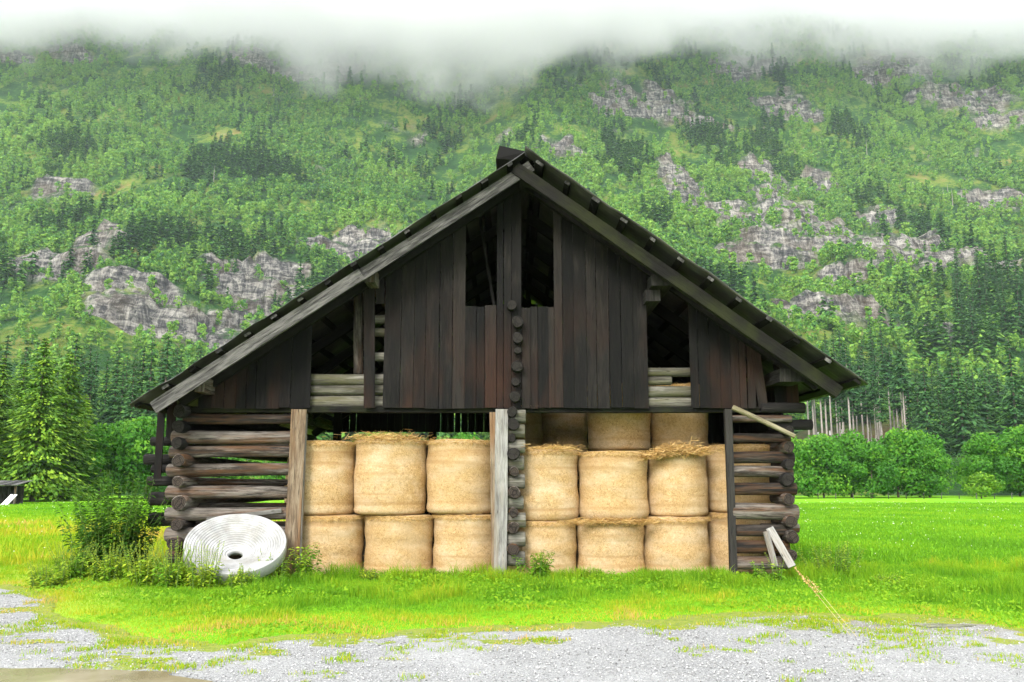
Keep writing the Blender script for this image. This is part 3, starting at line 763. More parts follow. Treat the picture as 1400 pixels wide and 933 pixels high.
y = 205 + 765 * RNG.random(N) ** 0.8; x = RNG.uniform(-1, 1, N) * (y * .64 + 15)
r = rock_mask(x, y); dn = fbm(x / 45, y / 60, 101, 4); d2 = fbm(x / 12, y / 12, 102, 2)
p_ = smooth(0.36, 0.50, dn) * 0.80 + 0.16
p_ *= (1 - smooth(.15, .5, r)) 
p_ += 0.10 * (r > .3)
ok = (RNG.random(N) < p_ * 0.42)
clr = (x / y > .315) & (x / y < .465) & (y < 268)
ok &= ~clr
x, y, dn = x[ok], y[ok], dn[ok]
cn = fbm(x / 45, y / 60, 111, 4)
conif = (cn + RNG.normal(0, .06, len(x))) > (0.67 - 0.18 * smooth(330, 200, y))
z = terr(x, y) - .4
def tones(x, y): return (fbm(x / 60, y / 60, 121, 3) - .5) * .55 + RNG.normal(0, .07, len(x))
c = ~conif
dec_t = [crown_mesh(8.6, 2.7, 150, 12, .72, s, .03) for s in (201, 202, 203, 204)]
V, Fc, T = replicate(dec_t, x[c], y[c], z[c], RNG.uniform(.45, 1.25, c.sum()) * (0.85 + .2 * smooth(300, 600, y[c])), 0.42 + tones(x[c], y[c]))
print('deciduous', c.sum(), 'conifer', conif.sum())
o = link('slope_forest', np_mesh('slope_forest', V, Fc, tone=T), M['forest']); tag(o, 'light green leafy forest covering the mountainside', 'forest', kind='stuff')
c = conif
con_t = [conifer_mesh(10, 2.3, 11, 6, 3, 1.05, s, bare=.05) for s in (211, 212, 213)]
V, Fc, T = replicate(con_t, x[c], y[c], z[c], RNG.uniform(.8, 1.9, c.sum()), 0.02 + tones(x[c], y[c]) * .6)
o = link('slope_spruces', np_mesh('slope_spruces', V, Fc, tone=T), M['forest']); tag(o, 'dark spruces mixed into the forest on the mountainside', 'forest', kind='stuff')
# dead trunks on the slope
for i, (px, py) in enumerate([(1186, 205), (1291, 268), (1297, 262), (1303, 270), (1316, 272), (1322, 266), (1100, 205), (292, 238), (374, 118)]):
    x_, y_ = hit(px, py + 14); mb = MB()
    o = link('dead_trunk', trunk_mesh('dead_trunk', 15 if i else 20, .32, 300 + i), M['pale_bark']); o.location = (x_, y_, vfun(x_, y_) - 1)
    tag(o, 'pale dead tree trunk standing among the green trees on the mountainside', 'dead tree', 'dead trunks on the mountainside')

# ------------------------------------------------------------------ barn
YF = 15.40
barn = empty('barn', (0, 0, 0), 'old dark timber barn with a wide gable roof, open bays and log walls', 'barn')
RX, RZ = at(718, 203, 14.3).x, at(718, 203, 14.3).z
LX, LZ = at(172, 553, 14.3).x, at(172, 553, 14.3).z
QX, QZ = at(1185, 525, 14.3).x, at(1185, 525, 14.3).z
SL = (RZ - LZ) / (RX - LX); SR = (RZ - QZ) / (QX - RX)
def roofz(x): return RZ - (RX - x) * SL if x < RX else RZ - (x - RX) * SR
YB = 26.0
def roof_sheet(x0, x1, yf, name, seed):
    rg = np.random.default_rng(seed)
    ns, nyy = 40, 170
    s = np.linspace(0, 1, ns); yy = np.linspace(yf, YB + .5, nyy)
    SS, YY = np.meshgrid(s, yy)
    XX = x0 + (x1 - x0) * SS
    ZZ = np.array([roofz(a) for a in XX.ravel()]).reshape(XX.shape)
    ZZ = ZZ + 0.016 * np.sin(YY * 2 * math.pi / 0.13) + (fbm(SS * 9, YY * 1.1, seed, 3) - .5) * .06
    # sheets lap every 1.7 m down the slope
    ZZ = ZZ - 0.02 * ((SS * abs(x1 - x0) / 1.5) % 1)
    e_ = SS[0] * 0; 
    YY = YY.copy(); YY[0] += (fbm(s * 16, s * 0, seed + 3, 2) - .5) * .12
    idx = np.arange(ns * nyy).reshape(nyy, ns)
    Fq = np.stack([idx[:-1, :-1], idx[:-1, 1:], idx[1:, 1:], idx[1:, :-1]], -1).reshape(-1, 4)
    if x1 < x0: Fq = Fq[:, ::-1]
    o = link(name, np_mesh(name, np.stack([XX, YY, ZZ], -1).reshape(-1, 3), Fq, smooth_shade=True), M['sheet'], barn)
    sm = o.modifiers.new('thickness', 'SOLIDIFY'); sm.thickness = 0.006
    return o
roof_sheet(RX, LX, 14.38, 'roof', 1); roof_sheet(RX, QX, 14.22, 'roof', 2)
dl = Vector((-1, 0, -SL)).normalized(); dr = Vector((1, 0, -SR)).normalized()
nl = Vector((-SL, 0, 1)).normalized(); nr = Vector((SR, 0, 1)).normalized()
Lw = (Vector((LX, 0, LZ)) - Vector((RX, 0, RZ))).length; Rw = (Vector((QX, 0, QZ)) - Vector((RX, 0, RZ))).length
R0 = Vector((RX, 0, RZ))
# battens under the sheets
mb = MB()
for k in range(15):
    s = 0.35 + k * (Lw - .45) / 14
    c = R0 + dl * s - nl * 0.055
    f = random.uniform(-0.06, .05)
    mb.box(Vector((c.x, 14.44 + f, c.z)), Vector((c.x, YB + .4, c.z)), 0.11 * random.uniform(.8, 1.2), .05, side=dl, jit=.004, em=random.choice((0, 1, 1)))
mb.build('batten', [M['inner'], M['barge']], barn)
mb = MB()
for k in range(12):
    s = 0.35 + k * (Rw - .5) / 11
    c = R0 + dr * s - nr * 0.06
    mb.box(Vector((c.x, 14.27 + random.uniform(-.05, .08), c.z)), Vector((c.x, YB + .4, c.z)), 0.12 * random.uniform(.8, 1.2), .055, side=dr, jit=.004, em=random.choice((0, 1, 1)))
mb.build('batten', [M['inner'], M['barge']], barn)
# barge boards
mb = MB(); c = R0 - nl * 0.23
p0 = c + dl * 0.02; p1 = c + dl * (Lw - .27)
q = p0.lerp(p1, .48)
mb.box(Vector((p0.x, 14.60, p0.z)), Vector((q.x, 14.60, q.z)), .20, .045, side=nl, tone=.55, jit=.004)
mb.build('barge_board', M['barge'], barn)
mb = MB(); q2 = p0.lerp(p1, .46)
mb.box(Vector((q2.x, 14.545, q2.z)), Vector((p1.x, 14.545, p1.z)), .21, .045, side=nl, tone=.75, jit=.004)
mb.build('barge_board', M['barge'], barn)
mb = MB(); c = R0 - nr * 0.30
p0 = c + dr * 0.0; p1 = c + dr * (Rw - .22)
mb.box(Vector((p0.x, 14.62, p0.z)), Vector((p1.x, 14.62, p1.z)), .21, .15, side=nr, tone=.6, jit=.006)
mb.build('barge_beam', M['mossbeam'], barn)
# rafters
for yy in (15.28, 17.2, 19.2, 21.2, 23.2, 25.6):
    mb = MB(); c = R0 - nl * .20; p0 = c; p1 = c + dl * (Lw - .5)
    mb.box(Vector((p0.x, yy, p0.z)), Vector((p1.x, yy, p1.z)), .18, .14, side=nl, jit=.006); mb.build('rafter', M['inner'], barn)
    mb = MB(); c = R0 - nr * .22; p1 = c + dr * (Rw - .42)
    mb.box(Vector((c.x, yy, c.z)), Vector((p1.x, yy, p1.z)), .20, .14, side=nr, jit=.006); mb.build('rafter', M['inner'], barn)
# ridge cap flap
mb = MB(); a = at(683, 205, 15.0); b = at(722, 202, 15.0)
me = bpy.data.meshes.new('ridge_cap')
zt = a.z
me.from_pydata([(a.x - .06, 14.75, zt - .26), (a.x, 14.75, zt - .02), (RX + .03, 14.6, RZ + .06), (RX + .30, 14.6, RZ - .14),
                (a.x - .06, YB, zt - .26), (a.x, YB, zt - .02), (RX + .03, YB, RZ + .06), (RX + .30, YB, RZ - .14)], [], [(0, 1, 5, 4), (1, 2, 6, 5), (2, 3, 7, 6), (0, 4, 7, 3), (0, 3, 2, 1)])
link('ridge_cap', me, M['dark_log'], barn)
# purlins with visible ends
def purlin(px, py, w_, h_, y0, name='purlin', mat='dark_log', y1=YB):
    p = at(px, py, y0); mb = MB()
    mb.box((p.x, y0, p.z), (p.x, y1, p.z), w_, h_, side=(1, 0, 0), jit=.006, tone=.7)
    return mb.build(name, M[mat], barn)
purlin(717, 236, .17, .22, 14.72); purlin(506, 377, .18, .24, 14.80, mat='log'); purlin(273, 526, .17, .24, 14.80, mat='log')
purlin(905, 383, .36, .20, 14.80); purlin(893, 404, .26, .20, 15.0); purlin(1083, 513, .42, .22, 14.85)

# siding boards
ZBOT = at(700, 558, YF - .05).z
def xw(px, Y=YF - .05): return (px - 700) / F * Y / (CT) * 1.0
def siding(name, px0, px1, top=None, bot=None, avg=17, mat='board', yoff=0.0, tilt=0.0, seed=1):
    rnd = random.Random(seed * 31 + int(px0)); mb = MB(); Yp = YF - .05 + yoff
    def xat(px, z):   # exact x at that height
        t = Yp / CT
        for _ in range(3):
            b = ((z - CAMZ) / t - ST) / CT; t = Yp / (CT - b * ST)
        return (px - 700) / F * t
    px = px0
    while px < px1 - 2:
        wpx = min(rnd.uniform(avg * .75, avg * 1.25), px1 - px)
        if px1 - px - wpx < 7: wpx = px1 - px
        zb = (bot if bot is not None else ZBOT) + rnd.uniform(-.015, .01)
        xm0 = xat(px, zb + 1.2); xm1 = xat(px + wpx, zb + 1.2)
        gap = rnd.choice([.004, .006, .006, .012])
        xc = (xm0 + xm1) / 2
        zt = min(roofz(xm0 + .01), roofz(xm1 - .01)) - .16 if top is None else top + rnd.uniform(-.02, .02)
        if zt > zb + .1:
            tl = rnd.uniform(-.008, .008) + tilt
            dy = rnd.uniform(-.008, .008)
            mb.box((xc, Yp + dy, zb), (xc + tl, Yp + dy, zt), xm1 - xm0 - gap, .026, side=(1, 0, 0), tone=rnd.random())
        px += wpx
    return mb.build(name, M[mat], barn)
ztop = lambda py: at(700, py, YF).z
siding('gable_boards', 276, 427, avg=17, seed=1)
siding('gable_boards', 525, 636, avg=19, seed=2)
siding('hatch_boards', 636, 679, top=ztop(420), avg=14, seed=3)
siding('gable_boards', 679, 713, avg=12, seed=4)
siding('hatch_boards', 713, 758, top=ztop(421), avg=13, seed=5)
siding('gable_boards', 758, 885, avg=15, seed=6)
siding('gable_boards', 942, 1018, avg=14, seed=7)
siding('gable_boards', 1019, 1030, avg=11, seed=8, tilt=.02)
siding('gable_boards', 1033, 1046, avg=13, seed=9, tilt=-.12)
siding('gable_boards', 1056, 1088, avg=16, seed=10, yoff=.25, bot=ztop(556))
# board hanging beside the upper left hatch
mb = MB(); a = at(519, 355, YF - .1); b = at(520, 416, YF - .1); mb.box(b, a, .15, .03, side=(1, 0, 0), tone=.4); mb.build('loose_board', M['board'], barn)
mb = MB(); a = at(505, 385, YF - .08); b = at(505, 558, YF - .08); mb.box(b, a, .19, .06, side=(1, 0, 0), tone=.5); mb.build('hatch_post', M['board'], barn)
mb = MB(); a = at(490, 375, YF + .35); b = at(490, 512, YF + .35); mb.log(b, a, .085, .08, tone=.5); mb.build('post', [M['log'], M['end_dark']], barn)
# lintel
mb = MB(); a = at(262, 559, YF + .05); b = at(1078, 561, YF + .05)
mb.box((a.x, YF + .12, ZBOT - .02), (b.x, YF + .12, ZBOT - .02), .10, .20, side=(0, 0, 1), tone=.4, jit=.005)
mb.build('lintel_beam', M['mossbeam'], barn)

lw = [M['log'], M['end_dark']]; lg = [M['grey_log'], M['end_dark']]; lr = [M['log'], M['end_red']]; lb = [M['dark_log'], M['end_black']]
def wall_group(name):
    o = bpy.data.objects.new(name, None); COL.objects.link(o); o.parent = barn; return o
def hlog(par, px0, px1, py, rpx, Y, mats, r1=None, dpy=0.0, **kw):
    a = at(px0, py, Y); b = at(px1, py + dpy, Y); s = Y / 1200 * 1.013
    mb = MB(); mb.log(a, b, rpx * s, (r1 or rpx) * s, **kw); return mb.build('log', mats, par)
def ylog(par, px, py, rpx, y0, y1, mats, **kw):
    a = at(px, py, y0); s = y0 / 1200 * 1.013
    mb = MB(); mb.log(a, (a.x + random.uniform(-.03, .03), y1, a.z), rpx * s, rpx * s * .92, wob=.10, **kw); return mb.build('log', mats, par)
# logs behind the upper hatches
g = wall_group('upper_log_wall')
for (x0, x1, py, r, mt) in [(424, 530, 519, 8, lg), (424, 530, 534, 7, lg), (424, 530, 550, 8, lg), (508, 534, 437, 6, lg), (508, 534, 455, 6, lg), (508, 534, 488, 6, lg),
                        (884, 946, 509, 6, lg), (884, 918, 521, 6, lg), (884, 946, 536, 8, lg), (884, 946, 551, 7, lg)]:
    hlog(g, x0, x1, py, r, YF + .16, mt, tone=random.uniform(.35, .8))
# left log wall
g = wall_group('left_log_wall')
YL = YF + .10
for (x0, py, r) in [(252, 573, 9), (236, 597, 10.5), (233, 620, 9.5), (230, 644, 11), (229, 673, 11.5), (228, 703, 11.5), (227, 732, 11), (228, 760, 10)]:
    hlog(g, x0, 402, py + random.uniform(-1, 1), r * .84, YL, lw, r1=r * random.uniform(.68, .84), wob=.11, dpy=random.uniform(-1.5, 1.5), bend=.02)
for (x0, x1, py, r) in [(262, 404, 608, 4), (262, 404, 660, 4), (262, 404, 692, 4), (262, 404, 718, 5), (262, 404, 742, 5)]:
    hlog(g, x0, x1, py, r, YL + .38, lw, wob=.05)
for (px, py, r, mt) in [(245, 562, 10, lb), (244, 583, 10, lb), (241, 606, 9, lb), (244, 630, 10.5, lw), (243, 659, 9, lw), (244, 688, 12, lw), (241, 718, 9.5, lw), (236, 744, 10, lw)]:
    ylog(g, px, py, r * .88, YF - random.uniform(.18, .32), 25.6, mt)
for (px, x1, py, r) in [(207, 240, 604, 6), (198, 240, 628, 7), (208, 240, 641, 6), (202, 240, 658, 6.5), (205, 240, 682, 9), (205, 240, 710, 9)]:
    hlog(g, px, x1, py, r, YF + .75, lb)
# left corner vertical boards
mb = MB()
for (px, y0_, y1_, w_) in [(222, 545, 655, 10), (236, 545, 600, 12), (252, 540, 562, 12)]:
    a = at(px, y0_, YF + .35 - .1 * (px > 230)); b = at(px, y1_, YF + .35 - .1 * (px > 230)); b.x = a.x
    mb.box(b, a, w_ * .0128, .03, side=(1, 0, 0), tone=random.random() * .5)
mb.build('corner_boards', M['board'], barn)
# middle partition: log ends and notched stubs
g = wall_group('partition_log_wall')
for (px, py, r, y0) in [(700, 417, 7, YF - .22), (708, 440, 8, YF - .28), (708, 462, 7.5, YF - .25), (708, 479, 5, YF - .2), (707, 501, 8, YF - .24), (705, 522, 6, YF - .2), (704, 542, 7.5, YF - .25), (700, 563, 7, YF - .22),
                        (702, 580, 8, YF - .24), (700, 599, 5.5, YF - .18), (702, 621, 8.5, YF - .26), (703, 645, 6.5, YF - .2), (703, 674, 8.5, YF - .27), (702, 701, 6.5, YF - .2), (702, 722, 8, YF - .24), (702, 752, 8, YF - .22)]:
    ylog(g, px, py, r, y0, 25.6, lb if py < 640 else lw, tone=.5)
for py in (569, 590, 610, 633, 659, 687, 711, 737, 764):
    hlog(g, 690, 717 + random.uniform(-1.5, 2), py, 9.5, YF + .04, lg, wob=.1, tone=random.uniform(.5, .9))
# planks and posts
def plank(name, pxa, pya, pxb, pyb, wpx, thk, Y, mat, tone=None, z1=None):
    a = at(pxa, pya, Y); b = at(pxb, pyb, Y); mb = MB()
    mb.box(b, a, wpx * Y / 1200 * 1.013, thk, side=(1, 0, 0), tone=tone, jit=.003); return mb.build(name, M[mat], barn)
plank('door_post', 409, 560, 397, 800, 20, .05, YF - .07, 'post_brown', .55)
plank('door_post', 417, 566, 407, 800, 6, .09, YF - .02, 'post_grey', .35)
plank('door_post', 686, 560, 684, 800, 17, .14, YF - .10, 'post_grey', .55)
plank('door_post', 674, 564, 677, 800, 9, .09, YF - .03, 'post_brown', .8)
plank('door_post', 995, 560, 1003, 790, 9, .12, YF - .05, 'dark_log', .95)
# right log wall
g = wall_group('right_log_wall')
for (x0, x1, py, r, mt) in [(995, 1082, 573, 5.5, lw), (995, 1080, 599, 6.5, lw), (1000, 1085, 626, 8.5, lr), (997, 1083, 645, 8.5, lr), (1001, 1088, 669, 9.5, lr), (999, 1090, 699, 12.5, lr), (1005, 1082, 726, 9, lr), (1002, 1078, 748, 10, lr), (1003, 1080, 770, 9, lr)]:
    hlog(g, x0, x1, py, r * .9, YF + .02, mt, wob=.10, dpy=random.uniform(-1.5, 1.5))
for (px, py, r, mt) in [(1079, 589, 7, lb), (1079, 611, 8, lw), (1080, 635, 7, lb), (1078, 656, 9, lb), (1079, 683, 8, lw), (1082, 713, 8.5, lw), (1084, 735, 9, lw), (1082, 760, 8, lw)]:
    ylog(g, px, py, r, YF - .22, 25.6, mt, tone=.45)
for (x0, x1, py, r, Y_, mt) in [(1040, 1100, 558, 7, YF - .02, lb), (1050, 1110, 581, 7, YF + .12, lb), (1040, 1092, 722, 6, YF + .5, lw)]:
    hlog(g, x0, x1, py, r, Y_, mt)
mb = MB(); mb.log(at(1001, 557, YF - .3), at(1087, 597, YF - .38), .048, .04, tone=.7); pl = mb.build('pole', [M['pole'], M['end_dark']], barn)
# side, back walls (boards above, logs below) and interior cross beams
mb = MB(); mb2 = MB(); rnd = random.Random(3)
yy = YF + .5
xl = at(244, 600, YF).x; xr = at(1080, 600, YF).x
while yy < YB - .3:
    w_ = rnd.uniform(.18, .26)
    mb.box((xl - .02, yy, 2.6), (xl - .02, yy, roofz(xl) - .25), w_ - rnd.choice([.005, .02]), .03, side=(0, 1, 0))
    mb2.box((xr + .02, yy, 2.2), (xr + .02, yy, roofz(xr) - .25), w_ - rnd.choice([.005, .02]), .03, side=(0, 1, 0))
    yy += w_
mb.build('side_boards', M['inner'], barn); mb2.build('side_boards', M['inner'], barn)
mb = MB(); x_ = xl
while x_ < xr:
    w_ = rnd.uniform(.18, .27); gap = rnd.choice([.004, .004, .006, .03, .05]) if x_ < -1 else .005
    mb.box((x_ + w_ / 2, YB - .3, 3.05), (x_ + w_ / 2, YB - .3, roofz(x_ + w_ / 2) - .06), w_ - gap, .03, side=(1, 0, 0))
    mb.box((x_ + w_ / 2, YB - .3, 0), (x_ + w_ / 2, YB - .3, 2.72 if x_ < .2 else 3.05), w_ - .004, .03, side=(1, 0, 0))
    x_ += w_
mb.build('back_boards', M['inner'], barn)
for yb_, zz in ((18.4, 3.55), (22.0, 3.55)):
    mb = MB(); mb.log((xl, yb_, zz), (xr, yb_, zz), .13, .12); mb.build('tie_beam', lb, barn)
for xx in (-4.4, -2.0, 2.6):
    mb = MB(); mb.box((xx, 22.2, 0), (xx, 22.2, roofz(xx) - .3), .18, .18); mb.build('inner_post', M['inner'], barn)
mb = MB(); mb.log(at(655, 290, YF + .7), at(676, 420, YF + .7), .03, .03); mb.build('brace', lb, barn)
# earth floor
me = bpy.data.meshes.new('barn_floor'); me.from_pydata([(xl, YF + .35, .006), (xr, YF + .35, .006), (xr, YB - .3, .006), (xl, YB - .3, .006)], [], [(0, 1, 2, 3)])
fo = link('earth_floor', me, plain('barn_earth', (0.10, 0.075, 0.05), .95), barn)

# ------------------------------------------------------------------ bales
def bale(pxl, pxr, ztop_, zbot, Yc, label, seed, group='round straw bales stacked in the barn', fr=1.0, parent=None, tiltd=0.0):
    rg = np.random.default_rng(seed)
    tz = Yc / CT
    zm = (ztop_ + zbot) / 2
    for _ in range(3):
        b = ((zm - CAMZ) / tz - ST) / CT; tz = Yc / (CT - b * ST)
    cx = ((pxl + pxr) / 2 - 700) / F * tz; R = (pxr - pxl) / 2 / F * tz * .985
    H = ztop_ - zbot
    prof_ = [(0.0, 0.0), (R * .5, 0.0), (R * .86, 0.005), (R * .965, .03), (R, .09)]
    nz = 26
    ring = [(q[0], q[1]) for q in prof_]
    b1, b2 = rg.uniform(0, 6.28, 2)
    for i in range(nz):
        t = (i + 1) / (nz + 1); z = .09 + (H - .18) * t
        ring.append((R * (1.0 + .020 * math.sin(t * 3.1 * 2 + b1) + .010 * math.sin(t * 17 + b2) - 0.02 * (t > .9) * 0), z))
    ring += [(R * 1.0, H - .08), (R * 1.03, H - .045), (R * .985, H - .012), (R * .88, H + .006), (R * .5, H + .02), (0, H + .025)]
    na = 84; V = []
    ang = np.arange(na) / na * 2 * math.pi
    ox, oy = rg.uniform(0, 50, 2)
    for (r_, z_) in ring:
        nn_ = (fbm(ox + np.cos(ang) * 1.6 + z_ * .7, oy + np.sin(ang) * 1.6 + z_ * 1.9, seed % 17, 4) - .5)
        fine = (fbm(ang * 18 + ox, z_ * 26 + oy + ang * 0, 7, 2) - .5)
        rr = r_ * (1 + .035 * nn_ + .014 * fine)
        zz = z_ + .03 * nn_ * (1 if z_ > H * .5 else 0)
        V.append(np.stack([rr * np.cos(ang), rr * np.sin(ang), zz], -1))
    V = np.concatenate(V); nr_ = len(ring)
    idx = np.arange(nr_ * na).reshape(nr_, na)
    Fq = np.stack([idx[:-1], np.roll(idx[:-1], -1, 1), np.roll(idx[1:], -1, 1), idx[1:]], -1).reshape(-1, 4)
    o = link('straw_bale', np_mesh('straw_bale', V, Fq, smooth_shade=True), M['straw'])
    o.location = (cx, Yc, zbot); o.rotation_euler = (rg.normal(0, .004), rg.normal(0, .008) + tiltd, rg.uniform(0, 6.28)); tag(o, label, 'bale', group)
    # fringe of straw round the top rim, and some stray strands on the side
    n = int(1900 * fr); a = rg.uniform(0, 6.28, n); zt = H - .035 + rg.normal(0, .018, n)
    rr = R * (1.0 + rg.normal(0, .012, n))
    m2_ = 420; 
    a2 = rg.uniform(0, 6.28, m2_); a = np.concatenate([a, a2]); zt = np.concatenate([zt, rg.uniform(.05, H, m2_)]); rr = np.concatenate([rr, R * 1.005 + 0 * a2])
    n2_ = len(a)
    C = np.stack([rr * np.cos(a), rr * np.sin(a), zt], -1)
    tang = np.stack([-np.sin(a), np.cos(a), 0 * a], -1); outw = np.stack([np.cos(a), np.sin(a), 0 * a], -1)
    d = tang * rg.normal(0, 1, n2_)[:, None] + outw * rg.uniform(0.0, .55, n2_)[:, None] + np.array([0, 0, 1]) * rg.normal(-.25, .35, n2_)[:, None]
    d /= np.linalg.norm(d, axis=1)[:, None]; Ls = rg.uniform(.03, .10, n2_)[:, None]
    Ls[n2_ - m2_:] *= .5
    sd = np.cross(d, outw); sd /= np.linalg.norm(sd, axis=1)[:, None] + 1e-9; sd = sd * .0028
    P = np.stack([C - sd, C + sd, C + d * Ls + sd * .6, C + d * Ls - sd * .6], 1).reshape(-1, 3)
    fo_ = link('straw_fringe', np_mesh('straw_fringe', P, np.arange(len(P)).reshape(-1, 4), tone=rg.random(n2_)), M['strand'], o)
    return o
zA = at(700, 706, 15.6).z; zB = at(700, 602, 15.6).z; zC = at(700, 713, 15.6).z; zD = at(700, 616, 15.6).z
YC = 16.17
bale(400, 497, zA, -.03, YC, 'lower straw bale beside the brown plank post, weed in front of it', 1)
bale(498, 592, zA, -.03, YC, 'lower straw bale in the middle of the bay with two rows of three', 2)
bale(592, 687, zA + .02, -.03, YC, 'lower straw bale touching the pale grey post', 3)
bale(391, 486, zB - .01, zA + .01, YC + .03, 'upper straw bale beside the top of the brown plank post', 4)
bale(485, 583, zB + .02, zA + .01, YC, 'upper straw bale with a heap of loose straw, middle of its row of three', 5)
bale(583, 680, zB + .01, zA + .03, YC, 'upper straw bale touching the pale grey post', 6)
bale(693, 789, zC - .01, -.03, YC, 'lower straw bale beside the column of log ends, behind a green weed', 7)
bale(789, 881, zC, -.03, YC, 'lower straw bale with a ragged fringed top, two from the column of log ends', 8)
bale(880, 969, zC + .06, -.03, YC, 'lower straw bale under the slumped straw collar', 9)
bale(966, 1062, zC + .12, -.03, YC + .35, 'lower straw bale half hidden behind the cut log ends', 10)
bale(695, 791, zD + .01, zC, YC + .02, 'upper straw bale beside the column of log ends, dark space above it', 11)
bale(791, 886, zD - .02, zC + .01, YC, 'second tier straw bale with a bale on top and a wide ragged base', 12)
b13 = bale(886, 967, zD, zC + .07, YC + .02, 'second tier straw bale with a slumped collar of loose straw', 13)
bale(964, 1062, zD + .12, zC + .13, YC + .37, 'upper straw bale half hidden behind the cut log ends', 14)
bale(803, 889, zD + 1.28, zD + .04, YC + .8, 'top tier straw bale under the lintel, left of a pair', 15, fr=.6)
bale(889, 968, zD + 1.28, zD + .04, YC + .8, 'top tier straw bale under the lintel, next to the dark gap', 16, fr=.6)
bale(672, 742, zD + 1.1, zD + .02, YC + 3.4, 'dim straw bale deep in the barn behind the column of log ends', 17, fr=.4)
bale(738, 804, zD + 1.1, zD + .02, YC + 4.2, 'dimmest straw bale deep in the barn beside the top tier pair', 18, fr=.4)
mb = MB()
for k in range(14): mb.box((-.3 + k * .25, 18.75, zD - .03), (-.3 + k * .25, YB - .4, zD - .03), .24, .05)
mb.build('loft_floor', M['inner'], barn)
# loose straw heaps: on the left middle bale, collar on the right
def heap(name, n, ctr, sx, sy, sz, seed, label, sag=0.0):
    rg = np.random.default_rng(seed)
    C = rg.normal(size=(n, 3)) * np.array([sx, sy, sz]) * .5 ; C[:, 2] = np.abs(C[:, 2]) - sag * np.abs(C[:, 0]) * (C[:, 0] < 0)
    d = rg.normal(size=(n, 3)) * np.array([1, .8, .25]); d /= np.linalg.norm(d, axis=1)[:, None]
    L = rg.uniform(.05, .16, n)[:, None]; sd = np.cross(d, rg.normal(size=(n, 3))); sd /= np.linalg.norm(sd, axis=1)[:, None]; sd *= .003
    P = np.stack([C - sd, C + sd, C + d * L + sd, C + d * L - sd], 1).reshape(-1, 3)
    o = link(name, np_mesh(name, P, np.arange(len(P)).reshape(-1, 4), tone=rg.random(n)), M['strand']); o.location = ctr
    tag(o, label, 'straw', kind='stuff'); return o
p = at(528, 603, 15.75); heap('loose_straw', 1500, (p.x, 15.85, zB + .02), .6, .5, .09, 1, 'loose straw heaped on the upper middle bale')
p = at(925, 622, 15.55); heap('loose_straw', 3800, (p.x, 15.66, zD - .07), .52, .12, .15, 2, 'slumped collar of loose straw hanging between two bale tiers', sag=.18)
p = at(752, 618, 15.75); heap('loose_straw', 900, (p.x, 15.85, zD + .02), .5, .5, .06, 4, 'loose straw on top of the bale beside the column of log ends')
p = at(840, 714, 15.55); heap('loose_straw', 2200, (p.x, 15.58, zC - .03), .62, .10, .06, 3, 'ragged straw squeezed out between the bales two from the column')

# ------------------------------------------------------------------ white coiled roll leaning on the logs
cr = empty('coiled_roll', (0, 0, 0), 'big white coiled roll of plastic sheeting leaning on the log wall', 'roll')
R = 0.80
cpt = at(322, 742, 14.62); tilt = math.radians(33)
prf = []
nst = 17
for i in range(nst):
    r0 = .12 + (R - .12) * i / nst; r1 = .12 + (R - .12) * (i + 1) / nst
    dz = -.25 * (1 - (r0 - .12) / (R - .12)) ** 1.2 + random.uniform(-.004, .004)
    prf += [(r0, dz - .012), (r0 + .005, dz), (r1 - .005, dz + .004), (r1, dz - .012)]
prf += [(R, -.08), (R * 1.01, -.20), (R * .97, -.22), (.15, -.34), (.12, -.34), (.115, -.28)]
na = 96; V = []; T = []
for k_, (r_, z_) in enumerate(prf):
    for j in range(na):
        a = 2 * math.pi * j / na; rr = r_ * (1 + .006 * math.sin(3 * a + k_ * .3))
        V.append((rr * math.cos(a), rr * math.sin(a), z_ + .006 * math.sin(2 * a + k_ * .2)))
n = len(prf); Fq = [(i * na + j, i * na + (j + 1) % na, ((i + 1) % n) * na + (j + 1) % na, ((i + 1) % n) * na + j) for i in range(n) for j in range(na)]
m = NT('white_plastic', 0.55, 0.4)
m.color(m.ramp(m.noise(m.coord('Object'), 3.5, 5, .6), [(0.35, (0.30, 0.30, 0.295)), (0.6, (0.45, 0.45, 0.45))])); 
m.color(m.mix(m.ramp(m.noise(m.coord('Object', (1, 1, 1), (2, 0, 0)), 1.8, 6, .7), [(0.48, 0.0), (0.68, 0.6)]), m.b.inputs['Base Color'].links[0].from_socket, (0.24, 0.225, 0.18))); m.bump(m.noise(m.coord('Object'), 14, 3), .3, .01)
o = link('coil', np_mesh('coil', V, Fq, smooth_shade=False), m.mat, cr)
cr.location = (cpt.x, 14.62, cpt.z + .01); cr.rotation_euler = (tilt, 0, math.radians(14))
# planks lying on / leaning by the logs
def lone(name, a, b, w_, t_, side, mat, label, cat, **kw):
    mb = MB(); mb.box(a, b, w_, t_, side=side, **kw); o = mb.build(name, M[mat]); tag(o, label, cat); return o
lone('slat', at(283, 711, 15.32), at(385, 698, 15.33), .07, .03, (0, 0, 1), 'pale', 'thin weathered slat lying behind the white coiled roll', 'slat')
lone('leaning_board', at(1052, 722, 15.18), at(1083, 775, 14.85), .13, .02, (1, 0, .3), 'post_grey', 'pale wide board slanting against the stacked logs', 'board', tone=.8)
lone('leaning_stake', at(1047, 727, 15.1), at(1060, 775, 14.92), .10, .03, (1, 0, 0), 'post_grey', 'narrow grey stake leaning by the pale slanting board', 'stake')

